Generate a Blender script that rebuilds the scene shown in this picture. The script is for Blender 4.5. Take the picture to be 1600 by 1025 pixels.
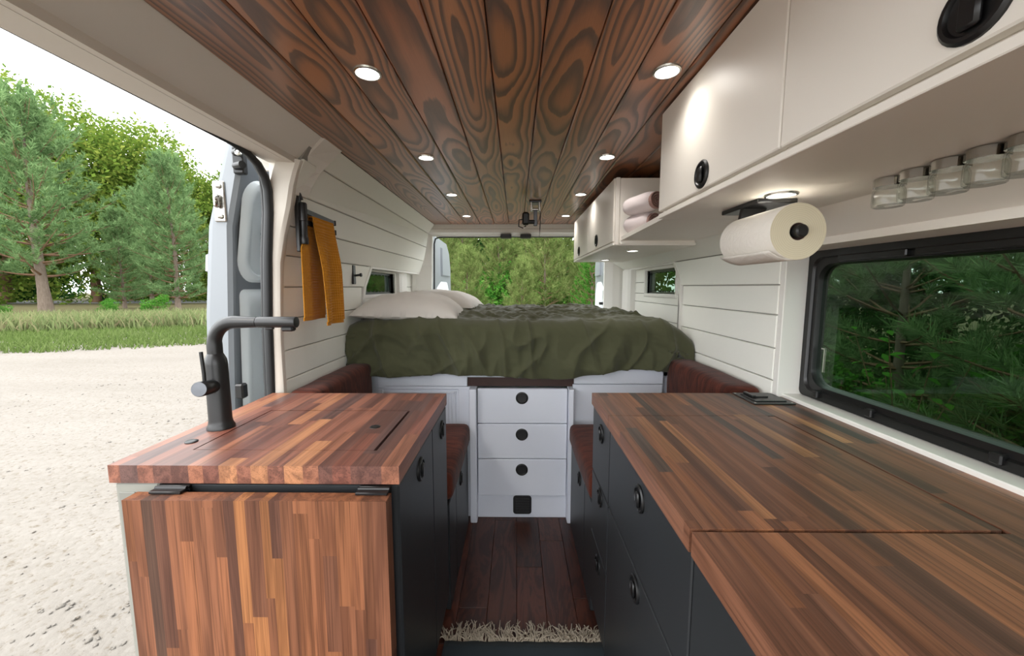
import bpy, math, random
import numpy as np
from mathutils import Vector, noise as mnoise

random.seed(7)
RNG = np.random.default_rng(11)
SC = bpy.context.scene
COL = SC.collection
for _o in list(bpy.data.objects):
    bpy.data.objects.remove(_o)

# ------------------------------------------------------------------ camera, sky, exposure
TH = math.atan(64 / 600)
YAW = math.atan(6 / 600 * math.cos(TH))
cam_d = bpy.data.cameras.new('camera')
cam_d.sensor_width = 36.0
cam_d.lens = 36.0 * 600 / 1600
cam_d.clip_start = 0.02
cam_d.clip_end = 600
cam = bpy.data.objects.new('camera', cam_d)
COL.objects.link(cam)
cam.location = (0, 0, 1.31)
cam.rotation_euler = (math.pi / 2 - TH, 0, YAW)
SC.camera = cam

world = bpy.data.worlds.new('overcast_sky')
SC.world = world
world.use_nodes = True
_bg = world.node_tree.nodes['Background']
_bg.inputs[0].default_value = (0.965, 0.985, 1.0, 1)
_bg.inputs[1].default_value = 2.2

sun_d = bpy.data.lights.new('hazy_sun', 'SUN')
sun_d.energy = 0.9
sun_d.angle = math.radians(25)
sun_d.color = (1.0, 0.95, 0.86)
sun = bpy.data.objects.new('hazy_sun', sun_d)
COL.objects.link(sun)
sun.location = (-6, -8, 14)
sun.rotation_euler = (math.radians(38), 0, math.radians(-38))

SC.view_settings.view_transform = 'Standard'
SC.view_settings.look = 'None'
SC.view_settings.gamma = 1
SC.view_settings.use_curve_mapping = False
SC.view_settings.exposure = 1.3
SC.cycles.use_denoising = True
SC.cycles.max_bounces = 8
SC.cycles.diffuse_bounces = 5
SC.cycles.glossy_bounces = 4
SC.cycles.transparent_max_bounces = 24
SC.cycles.caustics_reflective = False
SC.cycles.caustics_refractive = False
SC.cycles.sample_clamp_indirect = 6.0
SC.cycles.use_adaptive_sampling = True
SC.cycles.adaptive_threshold = 0.015


# ------------------------------------------------------------------ node helpers
def srgb(r, g, b, k=1.0):
    def f(c):
        c /= 255.0
        return (c / 12.92 if c <= 0.04045 else ((c + 0.055) / 1.055) ** 2.4) * k
    return (f(r), f(g), f(b), 1.0)


class NT:
    def __init__(self, name):
        self.m = bpy.data.materials.new(name)
        self.m.use_nodes = True
        self.t = self.m.node_tree
        self.b = self.t.nodes.get('Principled BSDF')
        self.out = self.t.nodes.get('Material Output')

    def n(self, typ, props=None, **ins):
        nd = self.t.nodes.new(typ)
        for k, v in (props or {}).items():
            setattr(nd, k, v)
        for k, v in ins.items():
            key = k.replace('_', ' ')
            self.set(nd, key if key in nd.inputs else k, v)
        return nd

    def set(self, nd, key, v):
        s = nd.inputs[key]
        if isinstance(v, bpy.types.NodeSocket):
            self.t.links.new(v, s)
        else:
            s.default_value = v

    def math(self, op, a, b=None, c=None, clamp=False):
        nd = self.t.nodes.new('ShaderNodeMath')
        nd.operation = op
        nd.use_clamp = clamp
        for i, v in enumerate((a, b, c)):
            if v is not None:
                self.set(nd, i, v)
        return nd.outputs[0]

    def vmath(self, op, a, b=None):
        nd = self.t.nodes.new('ShaderNodeVectorMath')
        nd.operation = op
        self.set(nd, 0, a)
        if b is not None:
            self.set(nd, 1, b)
        return nd.outputs[0]

    def mix(self, fac, a, b, mode='MIX'):
        nd = self.t.nodes.new('ShaderNodeMix')
        nd.data_type = 'RGBA'
        nd.blend_type = mode
        self.set(nd, 0, fac)
        self.set(nd, 6, a)
        self.set(nd, 7, b)
        return nd.outputs[2]

    def ramp(self, fac, stops, interp='LINEAR'):
        nd = self.t.nodes.new('ShaderNodeValToRGB')
        nd.color_ramp.interpolation = interp
        cr = nd.color_ramp.elements
        while len(cr) < len(stops):
            cr.new(0.5)
        for e, (p, c) in zip(cr, stops):
            e.position = p
            e.color = c if len(c) == 4 else (*c, 1)
        self.set(nd, 0, fac)
        return nd.outputs[0]

    def noise(self, vec, scale, detail=3, rough=0.55, dist=0.0):
        nd = self.n('ShaderNodeTexNoise')
        if vec is not None:
            self.set(nd, 'Vector', vec)
        self.set(nd, 'Scale', scale)
        self.set(nd, 'Detail', detail)
        self.set(nd, 'Roughness', rough)
        self.set(nd, 'Distortion', dist)
        return nd.outputs[0]

    def bump(self, h, strength=0.2, dist=0.002):
        nd = self.n('ShaderNodeBump')
        self.set(nd, 'Height', h)
        self.set(nd, 'Strength', strength)
        self.set(nd, 'Distance', dist)
        self.t.links.new(nd.outputs[0], self.b.inputs['Normal'])

    def base(self, col=None, rough=None, metal=None, spec=None, sheen=None):
        for k, v in (('Base Color', col), ('Roughness', rough), ('Metallic', metal),
                     ('Specular IOR Level', spec), ('Sheen Weight', sheen)):
            if v is not None:
                self.set(self.b, k, v)
        return self.m


def paint(name, col, rough=0.45, spec=0.5, var=0.04, scale=9, bump=0.0, bscale=300):
    t = NT(name)
    pos = t.n('ShaderNodeNewGeometry').outputs['Position']
    nz = t.noise(pos, scale, 3)
    dark = tuple(c * (1 - var) for c in col[:3]) + (1,)
    lite = tuple(min(1, c * (1 + var)) for c in col[:3]) + (1,)
    t.base(t.mix(nz, dark, lite), rough, 0, spec)
    if bump:
        t.bump(t.noise(pos, bscale, 2), bump, 0.001)
    return t.m


def metal(name, col, rough=0.3):
    t = NT(name)
    pos = t.n('ShaderNodeNewGeometry').outputs['Position']
    nz = t.noise(pos, 60, 2)
    t.base(col, t.math('MULTIPLY_ADD', nz, 0.12, rough - 0.06), 1.0)
    return t.m


def emitter(name, col, strength):
    t = NT(name)
    t.base((0.9, 0.9, 0.88, 1), 0.4)
    t.set(t.b, 'Emission Color', col)
    t.set(t.b, 'Emission Strength', strength)
    return t.m


def stave_wood(name, axis, gain=1.0, rough=0.42, spec=.42):
    """walnut: colour per stave from the object's own colour, figure along the stave"""
    t = NT(name)
    pos = t.n('ShaderNodeNewGeometry').outputs['Position']
    info = t.n('ShaderNodeObjectInfo')
    seed = info.outputs['Alpha']
    sv = t.n('ShaderNodeCombineXYZ', None, X=t.math('MULTIPLY', seed, 13.7), Y=t.math('MULTIPLY', seed, 31.1),
             Z=t.math('MULTIPLY', seed, 7.3)).outputs[0]
    st = {'y': (1, 0.05, 1), 'z': (1, 1, 0.05)}[axis]
    v = t.vmath('ADD', t.vmath('MULTIPLY', pos, st), sv)
    lo = t.noise(v, 16, 4, 0.6, 0.6)
    ph = t.math('MULTIPLY_ADD', lo, 26.0, t.math('MULTIPLY', seed, 40.0))
    ring = t.math('MULTIPLY_ADD', t.math('SINE', ph), 0.5, 0.5)
    st2 = {'y': (1, 0.012, 1), 'z': (1, 1, 0.012)}[axis]
    fine = t.noise(t.vmath('ADD', t.vmath('MULTIPLY', pos, st2), sv), 330, 2, 0.6)
    pore = t.ramp(fine, [(0.30, (0.45, 0.45, 0.45)), (0.52, (1, 1, 1))])
    c0 = t.vmath('MULTIPLY', info.outputs['Color'], (gain, gain, gain))
    dark = t.vmath('MULTIPLY', c0, (0.60, 0.56, 0.56))
    lite = t.vmath('MULTIPLY', c0, (1.16, 1.12, 1.08))
    c = t.mix(t.math('MULTIPLY', ring, 0.85), lite, dark)
    c = t.mix(0.75, c, t.vmath('MULTIPLY', c, pore))
    t.base(c, t.math('MULTIPLY_ADD', fine, 0.15, rough - 0.08), 0, spec)
    t.bump(fine, 0.12, 0.0006)
    return t.m


def ceiling_wood(name):
    t = NT(name)
    tc = t.n('ShaderNodeTexCoord').outputs['Object']
    info = t.n('ShaderNodeObjectInfo')
    seed = info.outputs['Alpha']
    sep = t.n('ShaderNodeSeparateXYZ', None, Vector=tc)
    x, y = sep.outputs[0], sep.outputs[1]
    s1 = t.math('MULTIPLY', seed, 53.0)
    yv = t.n('ShaderNodeCombineXYZ', None, X=s1, Y=t.math('MULTIPLY', y, 0.36), Z=t.math('MULTIPLY', x, 0.5)).outputs[0]
    yv2 = t.n('ShaderNodeCombineXYZ', None, X=t.math('ADD', s1, 9.0), Y=t.math('MULTIPLY', y, 0.5), Z=0.0).outputs[0]
    h = t.math('MULTIPLY_ADD', t.noise(yv, 1.6, 3, 0.5), 0.34, t.math('MULTIPLY_ADD', t.math('FRACT', t.math('MULTIPLY', seed, 29.3)), 0.10, -0.13))
    xo = t.math('MULTIPLY_ADD', t.noise(yv2, 1.1, 2), 0.09, -0.045)
    xo = t.math('ADD', xo, t.math('MULTIPLY_ADD', t.math('FRACT', t.math('MULTIPLY', seed, 17.0)), 0.07, -0.035))
    xx = t.math('ADD', x, xo)
    # knots: pulled rings around sparse cells
    kv = t.n('ShaderNodeCombineXYZ', None, X=t.math('MULTIPLY_ADD', x, 4.5, s1), Y=t.math('MULTIPLY', y, 0.85), Z=0.0).outputs[0]
    vor = t.n('ShaderNodeTexVoronoi', {'voronoi_dimensions': '2D'}, Vector=kv, Scale=1.0, Randomness=1.0)
    kd = vor.outputs['Distance']
    kpull = t.math('POWER', 2.718, t.math('MULTIPLY', t.math('MULTIPLY', kd, kd), -60.0))
    r = t.math('SQRT', t.math('ADD', t.math('MULTIPLY', xx, xx), t.math('MULTIPLY', h, h)))
    wob = t.noise(t.vmath('MULTIPLY', tc, (26, 2.2, 1)), 1.0, 3)
    ph = t.math('ADD', t.math('MULTIPLY', r, 72.0), t.math('MULTIPLY', wob, 0.7))
    ph = t.math('ADD', ph, t.math('MULTIPLY', kpull, 1.6))
    fr = t.math('FRACT', ph)
    band = t.ramp(fr, [(0.0, (0.05,) * 3), (0.38, (0.18,) * 3), (0.74, (1.0,) * 3), (0.93, (0.9,) * 3), (1.0, (0.05,) * 3)])
    fine = t.noise(t.vmath('MULTIPLY', tc, (420, 6, 10)), 1.0, 2)
    tone = t.noise(t.vmath('ADD', t.vmath('MULTIPLY', tc, (5, 1.1, 1)), t.n('ShaderNodeCombineXYZ', None, X=s1, Y=s1, Z=0.0).outputs[0]), 1.0, 3)
    lite = t.mix(tone, srgb(165, 107, 73), srgb(230, 161, 111))
    lite = t.vmath('MULTIPLY', lite, info.outputs['Color'])
    dark = t.mix(tone, srgb(72, 55, 46), srgb(110, 88, 75))
    c = t.mix(t.math('MULTIPLY', band, 0.9), lite, dark)
    c = t.mix(t.math('MULTIPLY_ADD', fine, 0.8, -0.2, True), t.vmath('MULTIPLY', c, (0.72, 0.70, 0.70)), c)
    knot = t.ramp(kd, [(0.02, (1, 1, 1)), (0.05, (0, 0, 0))])
    c = t.mix(t.math('MULTIPLY', knot, 0.8), c, srgb(51, 32, 27))
    t.base(c, t.math('MULTIPLY_ADD', band, 0.10, 0.30), 0, 0.65)
    t.set(t.b, 'Coat Weight', 0.55)
    t.set(t.b, 'Coat Roughness', 0.34)
    t.bump(t.math('ADD', t.math('MULTIPLY', band, -0.6), t.math('MULTIPLY', fine, 0.5)), 0.25, 0.0012)
    return t.m


def floor_wood(name):
    t = NT(name)
    pos = t.n('ShaderNodeNewGeometry').outputs['Position']
    info = t.n('ShaderNodeObjectInfo')
    sv = t.n('ShaderNodeCombineXYZ', None, X=t.math('MULTIPLY', info.outputs['Alpha'], 41.0), Y=t.math('MULTIPLY', info.outputs['Alpha'], 23.0), Z=0.0).outputs[0]
    v = t.vmath('ADD', t.vmath('MULTIPLY', pos, (1, 0.22, 1)), sv)
    lo = t.noise(v, 9, 4, 0.6, 1.2)
    ring = t.math('MULTIPLY_ADD', t.math('SINE', t.math('MULTIPLY', lo, 34)), 0.5, 0.5)
    fine = t.noise(t.vmath('MULTIPLY', pos, (1, 0.03, 1)), 260, 2)
    c = t.mix(ring, srgb(91, 50, 35), srgb(61, 31, 22))
    c = t.vmath('MULTIPLY', c, info.outputs['Color'])
    c = t.mix(fine, t.vmath('MULTIPLY', c, (0.7, 0.7, 0.7)), c)
    t.base(c, 0.36, 0, 0.5)
    t.bump(fine, 0.08, 0.0006)
    return t.m


def velvet(name):
    t = NT(name)
    pos = t.n('ShaderNodeNewGeometry').outputs['Position']
    nz = t.noise(t.vmath('MULTIPLY', pos, (9, 40, 9)), 1.0, 4, 0.6, 1.0)
    c = t.mix(t.ramp(nz, [(0.35, (0, 0, 0)), (0.65, (1, 1, 1))]), srgb(54, 21, 13), srgb(92, 42, 27))
    t.base(c, 0.8, 0, 0.2, 0.08)
    t.bump(t.noise(pos, 600, 2), 0.15, 0.001)
    return t.m


def fabric(name, col, var=0.12, weave=900, strength=0.15, sheen=0.1):
    t = NT(name)
    pos = t.n('ShaderNodeNewGeometry').outputs['Position']
    nz = t.noise(pos, 6, 4)
    a = tuple(c * (1 - var) for c in col[:3]) + (1,)
    b = tuple(min(1, c * (1 + var)) for c in col[:3]) + (1,)
    t.base(t.mix(nz, a, b), 0.85, 0, 0.2, sheen)
    t.bump(t.noise(pos, weave, 2), strength, 0.0008)
    return t.m


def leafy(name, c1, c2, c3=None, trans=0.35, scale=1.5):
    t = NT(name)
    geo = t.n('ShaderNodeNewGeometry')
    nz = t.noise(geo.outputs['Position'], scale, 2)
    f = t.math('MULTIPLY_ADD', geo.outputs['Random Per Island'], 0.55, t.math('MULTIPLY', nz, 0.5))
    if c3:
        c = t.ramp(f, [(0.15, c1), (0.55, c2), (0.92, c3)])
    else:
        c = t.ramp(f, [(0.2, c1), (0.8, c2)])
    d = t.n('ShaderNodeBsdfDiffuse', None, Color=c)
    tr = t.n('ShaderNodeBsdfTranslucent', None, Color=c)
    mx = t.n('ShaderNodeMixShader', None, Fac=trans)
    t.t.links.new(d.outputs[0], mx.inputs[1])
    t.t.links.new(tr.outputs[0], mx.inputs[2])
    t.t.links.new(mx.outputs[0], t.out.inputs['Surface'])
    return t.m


def clear_glass(name, tint, edge, ior=1.45):
    t = NT(name)
    lw = t.n('ShaderNodeLayerWeight', None, Blend=0.35)
    col = t.mix(t.math('POWER', lw.outputs['Facing'], 2.2), tint, edge)
    tr = t.n('ShaderNodeBsdfTransparent', None, Color=col)
    gl = t.n('ShaderNodeBsdfGlossy', None, Roughness=0.02)
    lw2 = t.n('ShaderNodeLayerWeight', None, Blend=0.5)
    fr = t.math('MULTIPLY_ADD', t.math('POWER', lw2.outputs['Facing'], 4.5), 0.75, ((ior - 1) / (ior + 1)) ** 2)
    mx = t.n('ShaderNodeMixShader', None, Fac=fr)
    t.t.links.new(tr.outputs[0], mx.inputs[1])
    t.t.links.new(gl.outputs[0], mx.inputs[2])
    t.t.links.new(mx.outputs[0], t.out.inputs['Surface'])
    return t.m


def gravel_mat(name):
    t = NT(name)
    pos = t.n('ShaderNodeNewGeometry').outputs['Position']
    big = t.noise(t.vmath('MULTIPLY', pos, (0.25, 1.3, 1)), 1.0, 5)
    sm = t.noise(pos, 22, 4, 0.7)
    vor = t.n('ShaderNodeTexVoronoi', None, Vector=pos, Scale=26.0)
    c = t.mix(big, srgb(100, 95, 88), srgb(121, 116, 110))
    c = t.mix(t.ramp(sm, [(0.30, (1, 1, 1)), (0.46, (0, 0, 0))]), c, srgb(89, 80, 68))
    c = t.mix(t.math('MULTIPLY', vor.outputs['Color'], 0.18), c, srgb(146, 142, 137))
    t.base(c, 0.95, 0, 0.1)
    t.bump(t.math('ADD', sm, t.math('MULTIPLY', vor.outputs['Distance'], -0.6)), 0.35, 0.02)
    return t.m


def bark_mat(name, c1, c2):
    t = NT(name)
    pos = t.n('ShaderNodeNewGeometry').outputs['Position']
    nz = t.noise(t.vmath('MULTIPLY', pos, (1, 1, 0.25)), 14, 4, 0.65)
    t.base(t.mix(nz, c1, c2), 0.95, 0, 0.1)
    t.bump(nz, 0.6, 0.03)
    return t.m


def waffle_mat(name, col):
    t = NT(name)
    tc = t.n('ShaderNodeNewGeometry').outputs['Position']
    nz = t.noise(tc, 30, 3)
    a = tuple(c * 0.8 for c in col[:3]) + (1,)
    b = tuple(c * 1.12 for c in col[:3]) + (1,)
    t.base(t.mix(nz, a, b), 0.9, 0, 0.15, 0.15)
    t.bump(t.noise(tc, 900, 2), 0.3, 0.001)
    return t.m


def quilted_paper(name):
    t = NT(name)
    tc = t.n('ShaderNodeTexCoord').outputs['Object']
    nz = t.noise(tc, 160, 2)
    vor = t.n('ShaderNodeTexVoronoi', {'feature': 'DISTANCE_TO_EDGE'}, Vector=tc, Scale=48.0)
    t.base(srgb(226, 221, 212), 0.95, 0, 0.1)
    t.bump(t.math('ADD', t.math('MULTIPLY', nz, 0.4), vor.outputs['Distance']), 0.5, 0.004)
    return t.m


def roll_end(name):
    t = NT(name)
    tc = t.n('ShaderNodeTexCoord').outputs['Object']
    sep = t.n('ShaderNodeSeparateXYZ', None, Vector=tc)
    r = t.math('SQRT', t.math('ADD', t.math('POWER', t.math('ABSOLUTE', sep.outputs[0]), 2.0), t.math('POWER', t.math('ABSOLUTE', sep.outputs[2]), 2.0)))
    s = t.math('SINE', t.math('MULTIPLY', r, 1500))
    t.base(t.mix(t.math('MULTIPLY_ADD', s, 0.12, 0.5), srgb(196, 186, 156), srgb(236, 229, 205)), 0.95, 0, 0.1)
    return t.m


M = {}
M['wall_white'] = paint('wall_white', srgb(238, 238, 230), 0.5, 0.4, 0.02, 6)
M['seam_shade'] = paint('seam_shade', srgb(150, 148, 142), 0.8, 0.2)  # darker backing, so the shade in the board gaps is in the colour
M['trim_white'] = paint('trim_white', srgb(228, 226, 220), 0.45, 0.45, 0.02)
M['headliner'] = paint('headliner', srgb(226, 223, 216), 0.7, 0.3, 0.03, 9, 0.1, 700)
M['pillar_beige'] = paint('pillar_beige', srgb(222, 216, 206), 0.55, 0.4, 0.03)
M['cream_gloss'] = paint('cream_gloss', srgb(236, 231, 222), 0.43, 0.5, 0.012, 5, 0.04, 420)
M['bed_white'] = paint('bed_white', srgb(218, 222, 232), 0.42, 0.45, 0.02)
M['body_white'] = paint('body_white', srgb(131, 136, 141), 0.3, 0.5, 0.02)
M['body_recess_lit'] = paint('body_recess_lit', srgb(236, 242, 243), 0.4, 0.5, 0.04)  # same white body paint, lightened to put the gap's light into the colour
M['cabinet_black'] = paint('cabinet_black', srgb(38, 40, 42), 0.42, 0.45, 0.10, 7)
M['carcass_black'] = paint('carcass_black', srgb(22, 23, 25), 0.6, 0.3)
M['side_grey'] = paint('side_grey', srgb(128, 128, 121), 0.5, 0.4, 0.03)
M['plate_grey'] = paint('plate_grey', srgb(118, 118, 112), 0.5, 0.4, 0.03)
M['black_plastic'] = paint('black_plastic', srgb(16, 16, 17), 0.38, 0.5, 0.1)
M['black_rubber'] = paint('black_rubber', srgb(33, 35, 37), 0.5, 0.45, 0.1)
M['black_frame'] = paint('black_frame', srgb(12, 12, 13), 0.33, 0.5, 0.1)
M['matte_black'] = paint('matte_black', srgb(28, 28, 29), 0.36, 0.5, 0.1)
M['gunmetal'] = metal('gunmetal', srgb(98, 100, 104), 0.36)
M['steel'] = metal('steel', srgb(200, 198, 192), 0.25)
M['chrome'] = metal('chrome', srgb(172, 170, 165), 0.13)
M['stave_left'] = stave_wood('walnut_staves', 'y', 1.0)
M['stave_right'] = stave_wood('walnut_staves_long', 'y', 1.28)
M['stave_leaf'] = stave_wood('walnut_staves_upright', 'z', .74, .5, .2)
M['ceiling_wood'] = ceiling_wood('stained_pine')
M['floor_wood'] = floor_wood('dark_floor_wood')
M['velvet'] = velvet('brown_velvet')
M['duvet'] = fabric('olive_cotton', srgb(72, 73, 52), 0.06, 900, .15, .15)
M['pillow'] = fabric('white_cotton', srgb(201, 196, 189), 0.03)
M['mattress'] = fabric('mattress_cloth', srgb(205, 205, 200), 0.03)
M['mustard'] = waffle_mat('mustard_cotton', srgb(183, 122, 31))
M['rose_towel'] = fabric('towel_pale', srgb(214, 203, 203), 0.06, 500, 0.6)
M['rose_towel_dark'] = fabric('towel_brown', srgb(150, 118, 110), 0.12, 500, 0.6)
M['paper'] = quilted_paper('quilted_paper')
M['paper_end'] = roll_end('paper_edge')
M['lamp'] = emitter('led_diffuser', (1.0, 0.96, 0.9, 1), 4.5)
M['glass'] = clear_glass('jar_glass', (0.97, 0.98, 0.97, 1), (0.66, 0.71, 0.69, 1), 1.4)
M['tint'] = clear_glass('tinted_glass', (0.36, 0.43, 0.38, 1), (0.30, 0.36, 0.32, 1), 1.42)
M['gravel'] = gravel_mat('pale_gravel')
M['soil'] = paint('soil', srgb(80, 76, 51), 0.95, 0.1, 0.25, 3)
M['road'] = paint('asphalt', srgb(132, 133, 135), 0.9, 0.1, 0.05, 1)
M['grass'] = leafy('grass_green', srgb(69, 86, 45), srgb(92, 110, 59), srgb(110, 121, 80), 0.35, 0.6)
M['weeds'] = leafy('weed_green', srgb(86, 99, 64), srgb(115, 126, 83), srgb(137, 124, 99), 0.3, 0.7)
M['needles'] = leafy('pine_needles', srgb(75, 102, 63), srgb(106, 134, 88), srgb(134, 158, 108), 0.3, 0.8)
M['needles_warm'] = leafy('pine_needles_warm', srgb(78, 99, 49), srgb(110, 128, 71), srgb(145, 150, 99), 0.3, 0.9)
M['leaf_yellow'] = leafy('yellow_green_leaves', srgb(64, 89, 35), srgb(96, 118, 48), srgb(129, 137, 64), 0.45, 0.25)  # yellow-green leaf colour, varied at random per leaf
M['leaf_green'] = leafy('broad_leaves', srgb(42, 91, 32), srgb(71, 123, 45), srgb(105, 144, 67), 0.4, 2.0)
M['leaf_dark'] = leafy('dark_green_leaves', srgb(24, 54, 26), srgb(45, 83, 37), srgb(69, 104, 50), 0.3, 0.8)  # deep green leaf tones with a random spread
M['bark'] = bark_mat('pine_bark', srgb(76, 64, 56), srgb(126, 114, 102))
M['bark_red'] = bark_mat('branch_bark', srgb(92, 69, 54), srgb(132, 107, 86))
M['rug_dark'] = fabric('rug_blue_grey', srgb(43, 52, 57), 0.2, 400, 0.6)
M['fringe'] = fabric('rug_cream', srgb(162, 151, 134), 0.12, 400, 0.4)
M['slot_wood'] = paint('dark_walnut', srgb(58, 34, 28), 0.5, 0.4, 0.3, 20)
M['white_part'] = paint('white_part', srgb(240, 240, 238), 0.4)

# ------------------------------------------------------------------ object helpers
WLOC = {}


def wl(o):
    return WLOC.get(o.name, Vector((0, 0, 0))) if o else Vector((0, 0, 0))


def tag(o, label=None, cat=None, group=None, kind=None):
    if label:
        o['label'] = label
    if cat:
        o['category'] = cat
    if group:
        o['group'] = group
    if kind:
        o['kind'] = kind
    return o


def link(o, loc, parent=None):
    COL.objects.link(o)
    loc = Vector(loc)
    WLOC[o.name] = loc
    o.parent = parent
    o.location = loc - wl(parent)
    return o


def thing(name, loc, label, cat, group=None, parent=None):
    o = bpy.data.objects.new(name, None)
    o.empty_display_size = 0.05
    link(o, loc, parent)
    return tag(o, label, cat, group)


def holder(name, loc, parent=None):
    o = bpy.data.objects.new(name, None)
    o.empty_display_size = 0.03
    return link(o, loc, parent)


def frame_of(d):
    d = Vector(d).normalized()
    up = Vector((0, 0, 1)) if abs(d.z) < 0.95 else Vector((0, 1, 0))
    a = d.cross(up).normalized()
    b = a.cross(d).normalized()
    return a, b


class MB:
    def __init__(self):
        self.v, self.f, self.mi = [], [], []
        self.cur = 0

    def add(self, vs, fs):
        b = len(self.v)
        self.v += [tuple(p) for p in vs]
        self.f += [tuple(i + b for i in f) for f in fs]
        self.mi += [self.cur] * len(fs)
        return self

    def box(self, x0, x1, y0, y1, z0, z1, c=0.0):
        if c <= 0:
            vs = [(x, y, z) for z in (z0, z1) for y in (y0, y1) for x in (x0, x1)]
            return self.add(vs, [(0, 2, 3, 1), (4, 5, 7, 6), (0, 1, 5, 4), (2, 6, 7, 3), (0, 4, 6, 2), (1, 3, 7, 5)])
        lo, hi = (x0, y0, z0), (x1, y1, z1)
        c = min(c, (x1 - x0) * .45, (y1 - y0) * .45, (z1 - z0) * .45)
        vs, idx = [], {}
        for sx in (0, 1):
            for sy in (0, 1):
                for sz in (0, 1):
                    s = (sx, sy, sz)
                    for ax in range(3):
                        p = []
                        for k in range(3):
                            e = (lo, hi)[s[k]][k]
                            p.append(e if k == ax else e + (c if s[k] == 0 else -c))
                        idx[(s, ax)] = len(vs)
                        vs.append(p)
        fs = []
        for ax in range(3):
            a, b = [k for k in range(3) if k != ax]
            for s0 in (0, 1):
                ring = []
                for (p, q) in ((0, 0), (1, 0), (1, 1), (0, 1)):
                    s = [0, 0, 0]
                    s[ax], s[a], s[b] = s0, p, q
                    ring.append(idx[(tuple(s), ax)])
                fs.append(tuple(ring))
        for ax in range(3):
            a, b = [k for k in range(3) if k != ax]
            for p in (0, 1):
                for q in (0, 1):
                    s0, s1 = [0, 0, 0], [0, 0, 0]
                    s0[a], s0[b], s1[a], s1[b] = p, q, p, q
                    s0[ax], s1[ax] = 0, 1
                    s0, s1 = tuple(s0), tuple(s1)
                    fs.append((idx[(s0, a)], idx[(s1, a)], idx[(s1, b)], idx[(s0, b)]))
        for sx in (0, 1):
            for sy in (0, 1):
                for sz in (0, 1):
                    s = (sx, sy, sz)
                    fs.append((idx[(s, 0)], idx[(s, 1)], idx[(s, 2)]))
        return self.add(vs, fs)

    def prism(self, poly, vec):
        n = len(poly)
        vec = Vector(vec)
        vs = [Vector(p) for p in poly] + [Vector(p) + vec for p in poly]
        fs = [tuple(range(n - 1, -1, -1)), tuple(range(n, 2 * n))]
        fs += [(i, (i + 1) % n, n + (i + 1) % n, n + i) for i in range(n)]
        return self.add(vs, fs)

    def tube(self, path, r, seg=10, cap=True, sx=1.0):
        path = [Vector(p) for p in path]
        n = len(path)
        rs = r if isinstance(r, (list, tuple)) else [r] * n
        vs, fs = [], []
        d0 = (path[1] - path[0]).normalized()
        a, b = frame_of(d0)
        for i, p in enumerate(path):
            d = (path[min(i + 1, n - 1)] - path[max(i - 1, 0)]).normalized()
            a = (a - d * a.dot(d)).normalized()
            b = d.cross(a)
            for k in range(seg):
                t = 2 * math.pi * k / seg
                vs.append(p + (a * math.cos(t) * sx + b * math.sin(t)) * rs[i])
        for i in range(n - 1):
            for k in range(seg):
                k2 = (k + 1) % seg
                fs.append((i * seg + k, i * seg + k2, (i + 1) * seg + k2, (i + 1) * seg + k))
        if cap:
            fs.append(tuple(range(seg - 1, -1, -1)))
            fs.append(tuple((n - 1) * seg + k for k in range(seg)))
        return self.add(vs, fs)

    def lathe(self, prof, origin, axis=(0, 0, 1), seg=24):
        """prof: list of (radius, height along axis)"""
        o, d = Vector(origin), Vector(axis).normalized()
        a, b = frame_of(d)
        vs, fs = [], []
        for (r, h) in prof:
            for k in range(seg):
                t = 2 * math.pi * k / seg
                vs.append(o + d * h + (a * math.cos(t) + b * math.sin(t)) * max(r, 1e-5))
        m = len(prof)
        for i in range(m - 1):
            for k in range(seg):
                k2 = (k + 1) % seg
                fs.append((i * seg + k, i * seg + k2, (i + 1) * seg + k2, (i + 1) * seg + k))
        if prof[0][0] > 1e-4:
            fs.append(tuple(range(seg - 1, -1, -1)))
        if prof[-1][0] > 1e-4:
            fs.append(tuple((m - 1) * seg + k for k in range(seg)))
        return self.add(vs, fs)

    def grid(self, pts, closed_u=False):
        """pts[i][j] -> 3D"""
        n, m = len(pts), len(pts[0])
        vs = [p for row in pts for p in row]
        fs = []
        for i in range(n - 1):
            for j in range(m if closed_u else m - 1):
                j2 = (j + 1) % m
                fs.append((i * m + j, i * m + j2, (i + 1) * m + j2, (i + 1) * m + j))
        return self.add(vs, fs)

    def build(self, name, mat, parent=None, smooth=None, origin=None, label=None, color=None, kind=None):
        me = bpy.data.meshes.new(name)
        V = np.array(self.v, dtype=float)
        if origin is None:
            lo, hi = V.min(0), V.max(0)
            origin = ((lo[0] + hi[0]) / 2, (lo[1] + hi[1]) / 2, (lo[2] + hi[2]) / 2)
        V = V - np.array(origin)
        me.from_pydata(V.tolist(), [], self.f)
        mats = mat if isinstance(mat, (list, tuple)) else [mat]
        for m_ in mats:
            me.materials.append(m_)
        if len(mats) > 1:
            me.polygons.foreach_set('material_index', self.mi)
        me.validate()
        fix_normals(me)
        if smooth:
            me.shade_smooth()
            me.set_sharp_from_angle(angle=math.radians(smooth))
        me.update()
        o = bpy.data.objects.new(name, me)
        link(o, origin, parent)
        if color:
            o.color = color
        if label:
            o['label'] = label
        if kind:
            o['kind'] = kind
        return o


def fix_normals(me):
    import bmesh
    bm = bmesh.new()
    bm.from_mesh(me)
    bmesh.ops.recalc_face_normals(bm, faces=bm.faces)
    bm.to_mesh(me)
    bm.free()


def bx(name, mat, parent, x0, x1, y0, y1, z0, z1, c=0.002, **k):
    return MB().box(x0, x1, y0, y1, z0, z1, c).build(name, mat, parent, **k)


def copy_tree(o, loc, parent=None):
    """copy a thing with its parts and their sub-parts (no bpy.ops)"""
    c = o.copy()
    COL.objects.link(c)
    c.parent = parent
    c.location = loc
    if parent is None:
        WLOC[c.name] = Vector(loc)
    for ch in list(o.children):
        copy_tree(ch, ch.location.copy(), c)
    return c


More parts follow.
